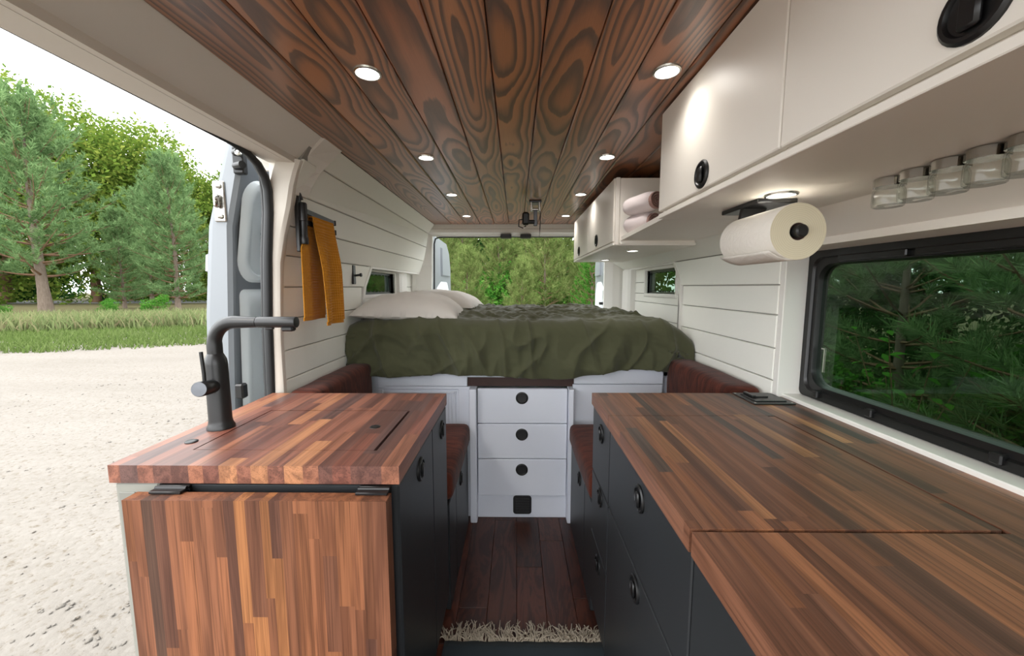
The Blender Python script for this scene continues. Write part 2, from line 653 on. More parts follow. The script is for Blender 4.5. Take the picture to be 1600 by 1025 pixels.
def np_mesh(name, V, F, mat, parent=None, loc=(0, 0, 0)):
    """V (n,3); F (m,3 or 4)"""
    me = bpy.data.meshes.new(name)
    k = F.shape[1]
    me.vertices.add(len(V))
    me.vertices.foreach_set('co', np.ascontiguousarray(V, dtype=np.float32).ravel())
    me.loops.add(F.size)
    me.loops.foreach_set('vertex_index', np.ascontiguousarray(F, dtype=np.int32).ravel())
    me.polygons.add(len(F))
    me.polygons.foreach_set('loop_start', np.arange(0, F.size, k, dtype=np.int32))
    me.update(calc_edges=True)
    me.materials.append(mat)
    o = bpy.data.objects.new(name, me)
    link(o, loc, parent)
    return o


def fbm(p, s, o=4):
    return mnoise.fractal(Vector(p) * s, 0.9, 2.0, o)


# ------------------------------------------------------------------ van shell
FL = tag(MB().box(-0.96, 1.04, -0.7, 3.52, -0.075, -0.013).build('floor', M['carcass_black']), 'dark wooden van floor between the two runs of cabinets', None, None, 'structure')
random.seed(3)
for i in range(7):
    x0 = -0.355 + i * 0.12
    y = -0.6 + random.uniform(-.3, 0)
    while y < 2.2:
        L = random.uniform(0.55, 1.0)
        y1 = min(y + L, 2.4)
        g = random.uniform(0.7, 1.15)
        bx('floor_plank', M['floor_wood'], FL, x0 + .0006, x0 + .1194, max(y, -.65) + .0008, y1 - .0008, -.013, random.uniform(-.0004, 0), .0012,
           color=(g * random.uniform(.95, 1.1), g, g, random.random()))
        y = y1

CE = tag(MB().box(-0.95, 1.04, -0.75, 3.56, 1.876, 1.93).build('ceiling', M['carcass_black']), 'ceiling of dark stained pine boards with black grooves', None, None, 'structure')
seams = [-.724, -.565, -.438, -.312, -.187, -.062, .062, .188, .313, .440, .565, .690, .815]
tones = [.72, .95, .9, 1.0, 1.0, 1.05, .85, 1.0, .9, .8, .75, .7]
random.seed(5)
for i in range(12):
    g = tones[i]
    bx('ceiling_plank', M['ceiling_wood'], CE, seams[i] + .0012, seams[i + 1] - .0012, -.7, 3.465, 1.86, 1.876, .0045,
       color=(g, g * random.uniform(.92, 1.0), g * random.uniform(.9, 1.0), (0.137 + i * 0.0783) % 1.0))

WP = [(-.2, -.905), (1.15, -.905), (1.31, -.885), (1.43, -.862), (1.54, -.822), (1.66, -.795), (1.78, -.775), (1.862, -.718)]


def wx(z):
    for (z0, x0), (z1, x1) in zip(WP, WP[1:]):
        if z <= z1:
            return x0 + (x1 - x0) * (z - z0) / (z1 - z0)
    return WP[-1][1]


def board(parent, f, z0, z1, y0, y1, y0t=None, y1t=None, sgn=-1, th=.011, gap=.0022, name='shiplap_board', mat=None):
    """a wall board between heights z0..z1 whose face follows x=f(z)"""
    za, zb = z0 + gap, z1 - gap
    y0t = y0 if y0t is None else y0t
    y1t = y1 if y1t is None else y1t
    xa, xb = f(za), f(zb)
    c = .0025
    m = MB()
    face = [(xa - sgn * 0, y0, za), (xa, y1, za), (xb, y1t, zb), (xb, y0t, zb)]
    ins = [(f(za + c), y0 + c, za + c), (f(za + c), y1 - c, za + c), (f(zb - c), y1t - c, zb - c), (f(zb - c), y0t + c, zb - c)]
    out = [(p[0] + sgn * c, p[1], p[2]) for p in face]
    back = [(p[0] + sgn * th, p[1], p[2]) for p in face]
    vs = ins + out + back
    fs = [(0, 1, 2, 3)]
    for k in range(4):
        k2 = (k + 1) % 4
        fs += [(k, k2, 4 + k2, 4 + k), (4 + k, 4 + k2, 8 + k2, 8 + k)]
    fs.append((8, 9, 10, 11))
    m.add(vs, fs)
    return m.build(name, mat or M['wall_white'], parent)


# left wall: an outer skin (with the bed window cut out), boards in front
m = MB()
prof = [(z, wx(z)) for z in (-.2, 1.15, 1.31, 1.43, 1.54, 1.66, 1.78, 1.862)]


def skin(m, f, zs, y0, y1, off, th, sgn):
    for za, zb in zip(zs, zs[1:]):
        m.prism([(f(za) + sgn * off, y0, za), (f(zb) + sgn * off, y0, zb), (f(zb) + sgn * (off + th), y0, zb), (f(za) + sgn * (off + th), y0, za)], (0, y1 - y0, 0))


skin(m, wx, [-.2, 1.15, 1.31, 1.43], 1.46, 2.30, .011, .05, -1)
skin(m, wx, [1.43, 1.54, 1.66, 1.78, 1.862], 1.46, 3.5, .011, .05, -1)
m.box(-.985, -.951, 2.30, 3.5, -.2, 1.255)
m.box(-.985, -.951, 2.30, 2.375, 1.255, 1.432)
m.box(-.985, -.951, 2.985, 3.5, 1.255, 1.432)
m.box(-.985, -.951, 2.375, 2.985, 1.412, 1.432)
WL = tag(m.build('wall_left', M['seam_shade']), 'white shiplap van wall behind the sliding door', None, None, 'structure')
for z0, z1 in zip([.82, .945, 1.06, 1.185], [.945, 1.06, 1.185, 1.31]):
    board(WL, wx, z0, z1, 1.462, 2.225 + (1.0 if 0 else 0.0))
board(WL, wx, .70, .82, 1.462, 2.225)
board(WL, wx, 1.31, 1.432, 1.462, 2.26, None, 2.335)
for z0, z1 in [(1.432, 1.54), (1.54, 1.66), (1.66, 1.78)]:
    board(WL, wx, z0, z1, 1.462, 3.462)
board(WL, wx, 1.78, 1.862, 1.60, 3.462)


def xrec(z):
    return -.94


for z0, z1 in [(.82, .945), (.945, 1.06), (1.06, 1.185), (1.185, 1.258)]:
    board(WL, xrec, z0, z1, 2.29, 3.462)
board(WL, xrec, 1.258, 1.31, 2.29, 2.378)
board(WL, xrec, 1.31, 1.425, 2.29, 2.378)
board(WL, xrec, 1.258, 1.31, 2.985, 3.462)
board(WL, xrec, 1.31, 1.425, 2.985, 3.462)
# trim around the recessed bed bay: a bent strip at its front edge, a ledge above, and an upright rib
m = MB()
pts = [(2.225, .70), (2.225, 1.15), (2.255, 1.31), (2.335, 1.434), (3.46, 1.434)]
for (ya, za), (yb, zb) in zip(pts, pts[1:]):
    w = .03
    if zb > 1.433 and za > 1.433:
        m.prism([(wx(1.434) - .002, ya, za), (wx(1.434) - .002, yb, zb), (-.955, yb, zb - .004), (-.955, ya, za - .004)], (0, 0, -.012))
    else:
        m.prism([(wx(za) + .004, ya, za), (wx(zb) + .004, yb, zb), (wx(zb) + .004, yb + w, zb), (wx(za) + .004, ya + w, za)], (-.05, 0, 0))
tag(m.build('trim_1', M['trim_white']), 'white trim strip bent around the recess of the left bed window', None, None, 'structure')
m = MB()
m.prism([(-.94, 3.02, .9), (-.915, 3.03, .9), (-.905, 3.06, .9), (-.905, 3.20, .9), (-.94, 3.22, .9)], (0, 0, .525))
tag(m.build('trim_2', M['trim_white']), 'white rounded rib beside the left bed window', None, None, 'structure')


def small_window(name, label, x, y0, y1, z0, z1, sgn):
    """slot window with a white frame, rounded black gasket and dark glass; sgn is the side of the van"""
    root = thing(name, (x, (y0 + y1) / 2, z0), label, None)
    root['kind'] = 'structure'
    m = MB()
    w = .022
    for a in ((y0 - w, y1 + w, z0 - w, z0), (y0 - w, y1 + w, z1, z1 + w), (y0 - w, y0, z0, z1), (y1, y1 + w, z0, z1)):
        xs = sorted((x - sgn * .006, x + sgn * .045))
        m.box(xs[0], xs[1], *a, .003)
    m.build('window_frame', M['trim_white'], root)
    m = MB()
    r, g = .02, .014
    outer, inner = [], []
    for cy, cz, t0 in ((y1, z1, 0), (y0, z1, 90), (y0, z0, 180), (y1, z0, 270)):
        for k in range(5):
            t = math.radians(t0 + 22.5 * k)
            sy, sz = (1 if cy == y1 else -1), (1 if cz == z1 else -1)
            inner.append((cy - sy * (r + g) + r * math.cos(t), cz - sz * (r + g) + r * math.sin(t)))
            outer.append((cy - sy * (.001) if 1 else 0, cz - sz * .001))
    n = len(inner)
    xa, xb = x + sgn * .025, x + sgn * .040
    vs = [(xa, *p) for p in outer] + [(xa, *p) for p in inner] + [(xb, *p) for p in inner]
    fs = []
    for k in range(n):
        k2 = (k + 1) % n
        fs += [(k, k2, n + k2, n + k), (n + k, n + k2, 2 * n + k2, 2 * n + k)]
    m.add(vs, fs)
    m.build('gasket', M['black_frame'], root)
    m = MB()
    m.box(*sorted((x + sgn * .034, x + sgn * .038)), y0 + .004, y1 - .004, z0 + .004, z1 - .004)
    m.build('glass', M['tint'], root)
    # small black vent teeth along top and bottom of the opening
    for zz in (z0 + .016, z1 - .022):
        for k in range(9):
            yy = y0 + .03 + (y1 - y0 - .06) * k / 8
            bx('vent_tooth', M['black_plastic'], root, *sorted((x + sgn * .022, x + sgn * .03)), yy, yy + .02, zz, zz + .006, .001)
    return root


small_window('window_2', 'small dark slot window beside the pillows', -.94, 2.375, 2.985, 1.26, 1.41, -1)

# door header, pillar and seal of the sliding door opening
m = MB()
m.prism([(-.716, -.7, 1.866), (-.82, -.7, 1.757), (-.832, -.7, 1.762), (-.832, -.7, 1.88), (-.73, -.7, 1.88)], (0, 2.185, 0))
m.prism([(-.700, 1.484, 1.872), (-.716, 1.484, 1.864), (-.835, 1.484, 1.745), (-.97, 1.484, 1.745), (-.97, 1.484, 1.872)], (0, .016, 0))
tag(m.build('trim_3', M['headliner']), 'grey headliner panel along the top of the sliding door opening', None, None, 'structure')
m = MB()
m.prism([(-.80, -.7, 1.757), (-.902, -.7, 1.762), (-.902, -.7, 1.785), (-.97, -.7, 1.80), (-.97, -.7, 1.90), (-.80, -.7, 1.90)], (0, 2.15, 0))
tag(m.build('trim_4', M['pillar_beige']), 'beige lip under the sliding door header', None, None, 'structure')
# cover piece where header meets the shiplap
m = MB()
zz = [1.655, 1.70, 1.757, 1.80, 1.862]
xf = [-.832, -.828, -.822, -.780, -.718]
y0s = [1.470, 1.472, 1.476, 1.479, 1.482]
y1s = [1.545, 1.56, 1.58, 1.60, 1.63]
pp = []
for z, x0, y0, y1 in zip(zz, xf, y0s, y1s):
    xw = wx(z) - .032 * max(0, min(1, (1.80 - z) / .12)) + .004
    pp.append([(x0 + .002, y0, z), (x0 + .008, y0 + .008, z), (xw + .008, y1 - .006, z), (xw, y1, z), (min(xw, x0) - .05, y1, z), (min(xw, x0) - .05, y0, z)])
m.grid(pp, True)
m.f += [tuple(range(6)), tuple(24 + k for k in range(6))]
m.mi += [0, 0]
tag(m.build('trim_5', M['headliner']), 'short grey cover strip between the door header and the shiplap', None, None, 'structure')
# pillar
def pxo(z):
    return float(np.interp(z, [.95, 1.2, 1.42, 1.58, 1.77], [-.955, -.945, -.930, -.912, -.908]))


m = MB()
rows = []
for z in [-.2, .6, .9, 1.1, 1.25, 1.4, 1.5, 1.6, 1.68, 1.73, 1.77]:
    xi = wx(z) + .006 - .030 * max(0, min(1, (z - 1.2) / .3)) * max(0, min(1, (1.82 - z) / .12))
    w = .028 + .05 * max(0, min(1, (z - .9) / .75))
    rows.append([(xi, 1.462, z), (xi, 1.446, z), (xi - .010, 1.436, z), (xi - w, 1.430, z), (xi - w - .006, 1.445, z), (pxo(z), 1.458, z), (pxo(z), 1.53, z), (xi - .03, 1.53, z)])
m.grid(rows, True)
m.f += [tuple(range(8)), tuple(80 + k for k in range(8))]
m.mi += [0, 0]
tag(m.build('trim_6', M['pillar_beige'], None, 40), 'beige painted pillar beside the open sliding door', None, None, 'structure')
m = MB()
path = [(-.948, 1.432, -.1), (-.944, 1.432, .6), (-.938, 1.432, .95), (-.930, 1.43, 1.2), (-.917, 1.43, 1.42), (-.901, 1.43, 1.58), (-.897, 1.425, 1.655), (-.896, 1.41, 1.70), (-.896, 1.375, 1.735), (-.897, 1.33, 1.755), (-.900, 1.26, 1.765), (-.912, 1.05, 1.772), (-.914, .6, 1.776), (-.914, -.7, 1.778)]
m.tube(path, [.016] * 6 + [.0155, .015, .0135, .011, .009, .008, .008, .008], 10)
path2 = [(p[0] - .020, p[1] + .008, p[2]) if i < 7 else (p[0] - .012, p[1] + .004, p[2] + .006) for i, p in enumerate(path)]
m.tube(path2, [.011] * 8 + [.010, .009, .008, .007, .007, .007], 8)
tag(m.build('trim_7', M['black_rubber'], None, 50), 'black rubber seal curving around the sliding door opening', None, None, 'structure')
def warp_left(o):
    c = WLOC[o.name]
    def sm(a, b, v):
        t = max(0, min(1, (v - a) / (b - a)))
        return t * t * (3 - 2 * t)
    for v in o.data.vertices:
        y, z = v.co.y + c.y, v.co.z + c.z
        v.co.x -= .034 * max(0, min(1, (3.45 - y) / 1.95)) * sm(1.2, 1.5, z) * (1 - sm(1.66, 1.80, z))
    o.data.update()


for o in list(bpy.data.objects):
    if o.type == 'MESH' and (o == WL or o.parent == WL or o.name == 'trim_1'):
        warp_left(o)

# outer body side behind the door opening
m = MB()
m.box(-.972, -.957, 1.565, 2.30, -.3, 1.92)
m.box(-1.02, -.99, 2.30, 3.54, -.3, 1.2)
m.box(-1.02, -.99, 2.30, 3.54, 1.46, 1.92)
m.box(-1.02, -.99, 2.30, 2.36, 1.2, 1.46)
m.box(-1.02, -.99, 3.0, 3.54, 1.2, 1.46)
m.box(-1.02, -.83, -.7, 1.47, 1.87, 1.94)
tag(m.build('wall_outside', M['body_white']), 'white painted outer side of the van', None, None, 'structure')
# step of the doorway
tag(MB().box(-1.0, -.93, -.7, 1.43, -.3, -.02, .01).build('trim_8', M['black_plastic']), 'black door sill under the sliding door opening', None, None, 'structure')

# ------------------------------------------------------------------ rear frame
m = MB()
m.box(-.86, .90, 3.466, 3.50, 1.815, 1.876)
m.prism([(-.86, 3.462, 1.818), (-.86, 3.475, 1.835), (-.86, 3.50, 1.835), (-.86, 3.50, 1.772), (-.86, 3.468, 1.790)], (1.76, 0, 0))
m.box(-.86, .90, 3.50, 3.545, 1.764, 1.876, .004)
tag(m.build('trim_9', M['trim_white']), 'white stepped header above the open rear doors', None, None, 'structure')
m = MB()
for z0, z1 in ((-.2, .9), (.9, 1.2), (1.2, 1.5), (1.5, 1.83)):
    xo = lambda z: -.755 + .02 * max(0, z - 1.2) / .6
    m.prism([(wx(z0) - .03, 3.455, z0), (wx(z0) + .004, 3.455, z0), (xo(z0) - .014, 3.50, z0), (xo(z0) - .014, 3.55, z0), (wx(z0) - .2, 3.55, z0)], (xo(z1) - xo(z0), 0, z1 - z0))
tag(m.build('trim_10', M['trim_white']), 'white post at the left of the rear opening', None, None, 'structure')
m = MB()
m.prism([(.99, 3.455, -.2), (.93, 3.455, -.2), (.875, 3.47, -.2), (.81, 3.52, -.2), (.81, 3.55, -.2), (1.06, 3.55, -.2)], (-.01, 0, 2.06))
tag(m.build('trim_11', M['trim_white']), 'white post at the right of the rear opening', None, None, 'structure')
m = MB()
m.tube([(-.755, 3.545, .7), (-.752, 3.545, 1.2), (-.742, 3.545, 1.70), (-.73, 3.545, 1.745), (-.69, 3.545, 1.76), (0, 3.545, 1.762), (.77, 3.545, 1.762), (.80, 3.545, 1.745), (.812, 3.545, 1.70), (.815, 3.545, .7)], .007, 8)
tag(m.build('trim_12', M['black_rubber'], None, 50), 'thin black seal around the rear door opening', None, None, 'structure')


def rear_door(name, label, hx, hy, ang, sgn):
    """a rear door swung outwards; local u runs from hinge to free edge"""
    root = thing(name, (hx, hy, .2), label, None)
    root['kind'] = 'structure'
    ca, sa = math.cos(ang), math.sin(ang)

    def P(u, w, z):  # u along the door, w towards the opening
        return (hx + u * ca + w * sa * -sgn * -1 * 1, hy + u * sa - w * ca * 0, z) if 0 else (hx + u * ca - w * sa * sgn, hy + u * sa + w * ca * sgn, z)
    W = .74
    out = [(0, .1), (W, .1), (W, 1.50), (W - .05, 1.66), (W - .17, 1.76), (.04, 1.79), (0, 1.76)]
    m = MB()
    a = [P(u, 0, z) for u, z in out]
    b = [P(u, -.07, z) for u, z in out]
    n = len(out)
    m.add(a + b, [tuple(range(n)), tuple(range(2 * n - 1, n - 1, -1))] + [(i, (i + 1) % n, n + (i + 1) % n, n + i) for i in range(n)])
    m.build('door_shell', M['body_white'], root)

    def slab(nm, poly, w0, w1, mat):
        m = MB()
        k = len(poly)
        a = [P(u, w0, z) for u, z in poly]
        b = [P(u + (sum(p[0] for p in poly) / k - u) * .06, w1, z + (sum(p[1] for p in poly) / k - z) * .06) for u, z in poly]
        m.add(a + b, [tuple(range(k)), tuple(range(2 * k - 1, k - 1, -1))] + [(i, (i + 1) % k, k + (i + 1) % k, k + i) for i in range(k)])
        return m.build(nm, mat, root)
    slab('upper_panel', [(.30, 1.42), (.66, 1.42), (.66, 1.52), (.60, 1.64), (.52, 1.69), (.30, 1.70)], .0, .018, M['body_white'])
    slab('lower_panel', [(.14, .3), (.62, .3), (.62, 1.26), (.54, 1.36), (.30, 1.36), (.14, 1.30)], .0, .012, M['body_recess_lit'])
    slab('hinge', [(.0, 1.20), (.08, 1.20), (.08, 1.28), (.0, 1.28)], .0, .03, M['body_recess_lit'])
    slab('door_check', [(.02, 1.145), (.09, 1.145), (.09, 1.17), (.02, 1.17)], .0, .05, M['black_plastic'])
    return root


rear_door('door_2', 'white inside of the opened left rear door seen past the pillows', -.765, 3.56, math.radians(87), -1)
rear_door('door_3', 'narrow white edge of the opened right rear door beyond the overhead cupboard', .83, 3.56, math.radians(86), 1)

# ------------------------------------------------------------------ right wall
RP = [(-.2, .955), (1.46, .955), (1.53, .845), (1.87, .815)]


def rx(z):
    for (z0, x0), (z1, x1) in zip(RP, RP[1:]):
        if z <= z1:
            return x0 + (x1 - x0) * (z - z0) / (z1 - z0)
    return RP[-1][1]


m = MB()
skin(m, rx, [-.2, 1.46], 1.41, 2.30, .011, .06, 1)
skin(m, rx, [1.46, 1.53, 1.87], 1.41, 3.5, .011, .05, 1)
skin(m, rx, [1.53, 1.87], -.7, 1.41, .011, .05, 1)
m.box(1.0, 1.05, 2.30, 3.5, -.2, 1.255)
m.box(1.0, 1.05, 2.30, 2.39, 1.255, 1.462)
m.box(1.0, 1.05, 2.945, 3.5, 1.255, 1.462)
m.box(1.0, 1.05, 2.39, 2.945, 1.43, 1.462)
m.box(1.05, 1.09, -.7, 2.3, -.3, .925)
m.box(1.05, 1.09, 1.40, 2.3, .92, 1.92)
m.box(1.05, 1.09, -.7, 1.41, 1.425, 1.92)
m.box(1.05, 1.09, 2.3, 3.54, -.3, 1.2)
m.box(1.05, 1.09, 2.3, 3.54, 1.46, 1.92)
WR = tag(m.build('wall_right', M['seam_shade']), 'white shiplap van wall beyond the window column', None, None, 'structure')
for z0, z1 in zip([.70, .82, .965, 1.085, 1.208, 1.318], [.82, .965, 1.085, 1.208, 1.318, 1.46]):
    y1 = {1.318: 2.26}.get(z0, 2.215)
    board(WR, rx, z0, z1, 1.412, y1, None, 2.345 if z0 == 1.318 else None, 1)
m = MB()
g = .0022
m.prism([(.955, 1.412, 1.46 + g), (.845, 1.412, 1.53), (.845, 3.46, 1.53), (.955, 3.46, 1.46 + g)], (.008, 0, .006))
m.prism([(.845, 1.28, 1.53), (.815, 1.28, 1.858), (.815, 3.46, 1.858), (.845, 3.46, 1.53)], (.01, 0, 0))
m.build('upper_panel', M['wall_white'], WR)


def xrr(z):
    return .988


for z0, z1 in [(.82, .965), (.965, 1.085), (1.085, 1.195), (1.195, 1.26)]:
    board(WR, xrr, z0, z1, 2.28, 3.46, None, None, 1)
for y0, y1 in ((2.28, 2.39), (2.945, 3.46)):
    board(WR, xrr, 1.26, 1.345, y0, y1, None, None, 1)
    board(WR, xrr, 1.345, 1.45, y0, y1, None, None, 1)
m = MB()
pts = [(2.215, .70), (2.215, 1.2), (2.25, 1.36), (2.345, 1.462), (3.46, 1.462)]
for (ya, za), (yb, zb) in zip(pts, pts[1:]):
    if za > 1.46:
        m.prism([(.958, ya, za), (.958, yb, zb), (1.0, yb, zb - .004), (1.0, ya, za - .004)], (0, 0, -.012))
    else:
        m.prism([(.951, ya, za), (.951, yb, zb), (.951, yb + .03, zb), (.951, ya + .03, za)], (.05, 0, 0))
tag(m.build('trim_13', M['trim_white']), 'white trim strip bent around the recess of the right bed window', None, None, 'structure')
m = MB()
m.prism([(.99, 3.20, .9), (.955, 3.22, .9), (.94, 3.26, .9), (.94, 3.42, .9), (.99, 3.44, .9)], (0, 0, .55))
tag(m.build('trim_14', M['trim_white']), 'white rounded rib beside the right bed window', None, None, 'structure')
small_window('window_3', 'small dark slot window at the foot end of the bed by the overhead cupboard', .985, 2.39, 2.945, 1.262, 1.43, 1)
# window column, sill and the panel above the big window
tag(MB().box(.958, 1.075, 1.385, 1.412, .60, 1.47, .002).build('trim_15', M['trim_white']), 'white column between the shiplap and the large window', None, None, 'structure')
tag(MB().box(.975, 1.052, -.7, 1.388, .86, .922, .003).build('trim_16', M['trim_white']), 'white window sill behind the long countertop', None, None, 'structure')
m = MB()
m.prism([(.845, -.7, 1.53), (.948, -.7, 1.462), (.948, -.7, 1.440), (1.052, -.7, 1.432), (1.052, -.7, 1.54), (.845, -.7, 1.56)], (0, 2.11, 0))
tag(m.build('trim_17', M['cream_gloss']), 'cream panel under the overhead cupboard and above the large window', None, None, 'structure')


def rring(m, y0, y1, z0, z1, r, n=6):
    pts = []
    for cy, cz, t0 in ((y1 - r, z1 - r, 0), (y0 + r, z1 - r, 90), (y0 + r, z0 + r, 180), (y1 - r, z0 + r, 270)):
        for k in range(n):
            t = math.radians(t0 + 90 * k / (n - 1))
            pts.append((cy + r * math.cos(t), cz + r * math.sin(t)))
    return pts


W1 = thing('window_1', (1.055, .45, .922), 'large black framed tinted window above the long countertop', None)
W1['kind'] = 'structure'
m = MB()
o1 = rring(m, -.6, 1.383, .924, 1.434, .02)
i1 = rring(m, -.55, 1.345, .968, 1.388, .055)
i2 = rring(m, -.545, 1.34, .973, 1.383, .055)
n = len(o1)
layers = [(1.035, o1), (1.035, [(a * .5 + c * .5, b * .5 + d * .5) for (a, b), (c, d) in zip(o1, i1)]), (1.043, [(a * .4 + c * .6, b * .4 + d * .6) for (a, b), (c, d) in zip(o1, i1)]), (1.043, i1), (1.062, i2), (1.075, i2), (1.075, o1)]
vs, fs = [], []
for x, L in layers:
    vs += [(x, *p) for p in L]
for l in range(len(layers)):
    l2 = (l + 1) % len(layers)
    for k in range(n):
        k2 = (k + 1) % n
        fs.append((l * n + k, l * n + k2, l2 * n + k2, l2 * n + k))
m.add(vs, fs)
m.build('window_frame', M['black_frame'], W1, 35)
MB().box(1.058, 1.064, -.56, 1.352, .962, 1.392).build('glass', M['tint'], W1)
for y0, y1 in ((.30, .72), (.74, 1.02), (1.04, 1.26)):
    bx('blind_rail', M['black_frame'], W1, 1.030, 1.046, y0, y1, 1.392, 1.412, .003)
for y in (1.30, 1.10, .80, .55):
    bx('drain_clip', M['black_plastic'], W1, 1.026, 1.05, y - .012, y + .012, .932, .956, .003)
m = MB()
m.box(1.050, 1.0565, 1.300, 1.304, 1.02, 1.10)
m.box(1.050, 1.0565, 1.300, 1.315, 1.098, 1.102)
m.build('latch_plate', M['steel'], W1)

# ------------------------------------------------------------------ sliding door (slid open, standing outside the body)
D1 = thing('door_1', (-1.16, 1.55, -.2), 'white sliding door standing open outside the van with striker plate and roller bracket', None)
D1['kind'] = 'structure'


def dx_out(z):  # outer edge of the door's front face
    pts = [(-.3, -1.325), (.7, -1.315), (1.2, -1.285), (1.55, -1.245), (1.87, -1.150), (1.93, -1.12)]
    for (z0, x0), (z1, x1) in zip(pts, pts[1:]):
        if z <= z1:
            return x0 + (x1 - x0) * (z - z0) / (z1 - z0)
    return pts[-1][1]


def dx_in(z):
    return dx_out(z) + .135 - .03 * max(0, min(1, (z - 1.2) / .6))


m = MB()
rows = []
zs = [-.25, .3, .7, 1.0, 1.2, 1.37, 1.375, 1.44, 1.445, 1.55, 1.7, 1.80, 1.88]
for z in zs:
    xo, xi = dx_out(z), dx_in(z)
    bulge = -.012 if 1.374 < z < 1.442 else 0
    rows.append([(xo + bulge, 1.60, z), (xo + .006 + bulge, 1.575, z), (xo + .022 + bulge, 1.565, z), (xo + .026, 1.548, z), (xo + .045, 1.545, z), (xo + .050, 1.535, z), (xi - .012, 1.535, z), (xi, 1.550, z), (xi, 1.565, z), (xi - .022, 1.575, z), (xi - .022, 2.75, z), (xo, 2.75, z)])
m.grid(rows, True)
k = len(rows[0])
m.f += [tuple(range(k)), tuple((len(rows) - 1) * k + i for i in range(k))]
m.mi += [0, 0]
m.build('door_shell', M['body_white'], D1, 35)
# pressed panels of the inner face
def door_panel(name, ya, yb, z0, z1, r, lift, mat):
    pts = rring(None, ya, yb, z0, z1, r, 8)
    k = len(pts)
    c = ((ya + yb) / 2, (z0 + z1) / 2)
    def px(z, d):
        return dx_in(z) - .022 + d
    a = [(px(z, .0), y, z) for y, z in pts]
    b = [(px(z, lift), y + (c[0] - y) * .08, z + (c[1] - z) * .05) for y, z in pts]
    cc = [(px(z, lift), y + (c[0] - y) * .20, z + (c[1] - z) * .13) for y, z in pts]
    dd = [(px(z, lift * .35), y + (c[0] - y) * .25, z + (c[1] - z) * .16) for y, z in pts]
    m = MB()
    m.add(a + b + cc + dd, [(l * k + i, l * k + (i + 1) % k, (l + 1) * k + (i + 1) % k, (l + 1) * k + i) for l in range(3) for i in range(k)] + [tuple(3 * k + i for i in range(k))])
    return m.build(name, mat, D1, 40)


door_panel('upper_pressing', 1.605, 2.1, 1.33, 1.76, .09, .014, M['body_recess_lit'])
door_panel('lower_pressing', 1.615, 2.1, .35, 1.30, .03, .012, M['body_recess_lit'])
m = MB()
xm = dx_out(1.61) + .070
m.box(xm - .024, xm + .024, 1.527, 1.536, 1.565, 1.72, .006)
m.build('striker_plate', M['steel'], D1)
m = MB()
for zz in (1.585, 1.70):
    m.lathe([(.0, 0), (.011, 0), (.011, -.006), (.006, -.009), (0, -.009)], (xm + .004, 1.528, zz), (0, 1, 0), 12)
m.box(xm - .012, xm + .010, 1.505, 1.528, 1.615, 1.67, .008)
m.build('striker', M['chrome'], D1, 40)
m = MB()
xb = dx_in(1.80) - .012
m.box(xb - .012, xb + .03, 1.522, 1.55, 1.745, 1.845, .004)
m.lathe([(.014, 0), (.014, .045)], (xb + .0, 1.524, 1.772), (.8, -.4, 0), 14)
m.lathe([(.012, 0), (.012, .03)], (xb + .0, 1.524, 1.822), (.8, -.5, 0), 14)
m.build('roller_bracket', M['black_plastic'], D1, 40)
m = MB()
m.lathe([(.010, 0), (.010, .012), (.004, .014)], (xb + .022, 1.514, 1.815), (.3, -1, 0), 12)
m.lathe([(.008, 0), (.008, .012), (.003, .014)], (xb + .07, 1.514, 1.806), (.3, -1, 0), 12)
m.build('roller', M['steel'], D1, 40)
m = MB()
m.lathe([(.010, 0), (.010, .05), (.018, .05), (.018, .06), (0, .06)], (dx_in(1.50) - .02, 1.74, 1.545), (1, -.2, 0), 12)
m.build('door_stop', M['black_plastic'], D1, 40)
bx('cable_clip', M['black_plastic'], D1, -1.135, -1.10, 1.50, 1.535, .86, .92, .006)

# ------------------------------------------------------------------ latches and fronts
LATCH_ME = {}


def latch(parent, c, axis, r=.033, name='latch'):
    """round black push latch: bezel ring, recessed bowl and thumb lever; mesh shared between alike"""
    key = (tuple(axis), r)
    if key not in LATCH_ME:
        m = MB()
        m.lathe([(r, 0), (r, .003), (r * .9, .006), (r * .78, .006), (r * .72, .002), (r * .0, .001)], (0, 0, 0), axis, 28)
        ax = Vector(axis)
        if abs(ax.x) > .5:
            m.box(*sorted((ax.x * .002, ax.x * .010)), -r * .30, r * .30, -r * .62, r * .50, .003)
        else:
            m.box(-r * .3, r * .3, *sorted((ax.y * .002, ax.y * .010)), -r * .62, r * .50, .003)
        o = m.build(name, M['black_plastic'], parent, 40, origin=(0, 0, 0))
        LATCH_ME[key] = o.data
    else:
        o = bpy.data.objects.new(name, LATCH_ME[key])
        COL.objects.link(o)
        o.parent = parent
    WLOC[o.name] = Vector(c)
    o.location = Vector(c) - wl(parent)
    return o


def front(parent, name, mat, box, latch_at=None, axis=None, c=.0025, r=.033):
    d = bx(name, mat, parent, *box, c)
    if latch_at:
        latch(d, latch_at, axis, r)
    return d


# ------------------------------------------------------------------ countertops from walnut staves
STAVE_ME = {}


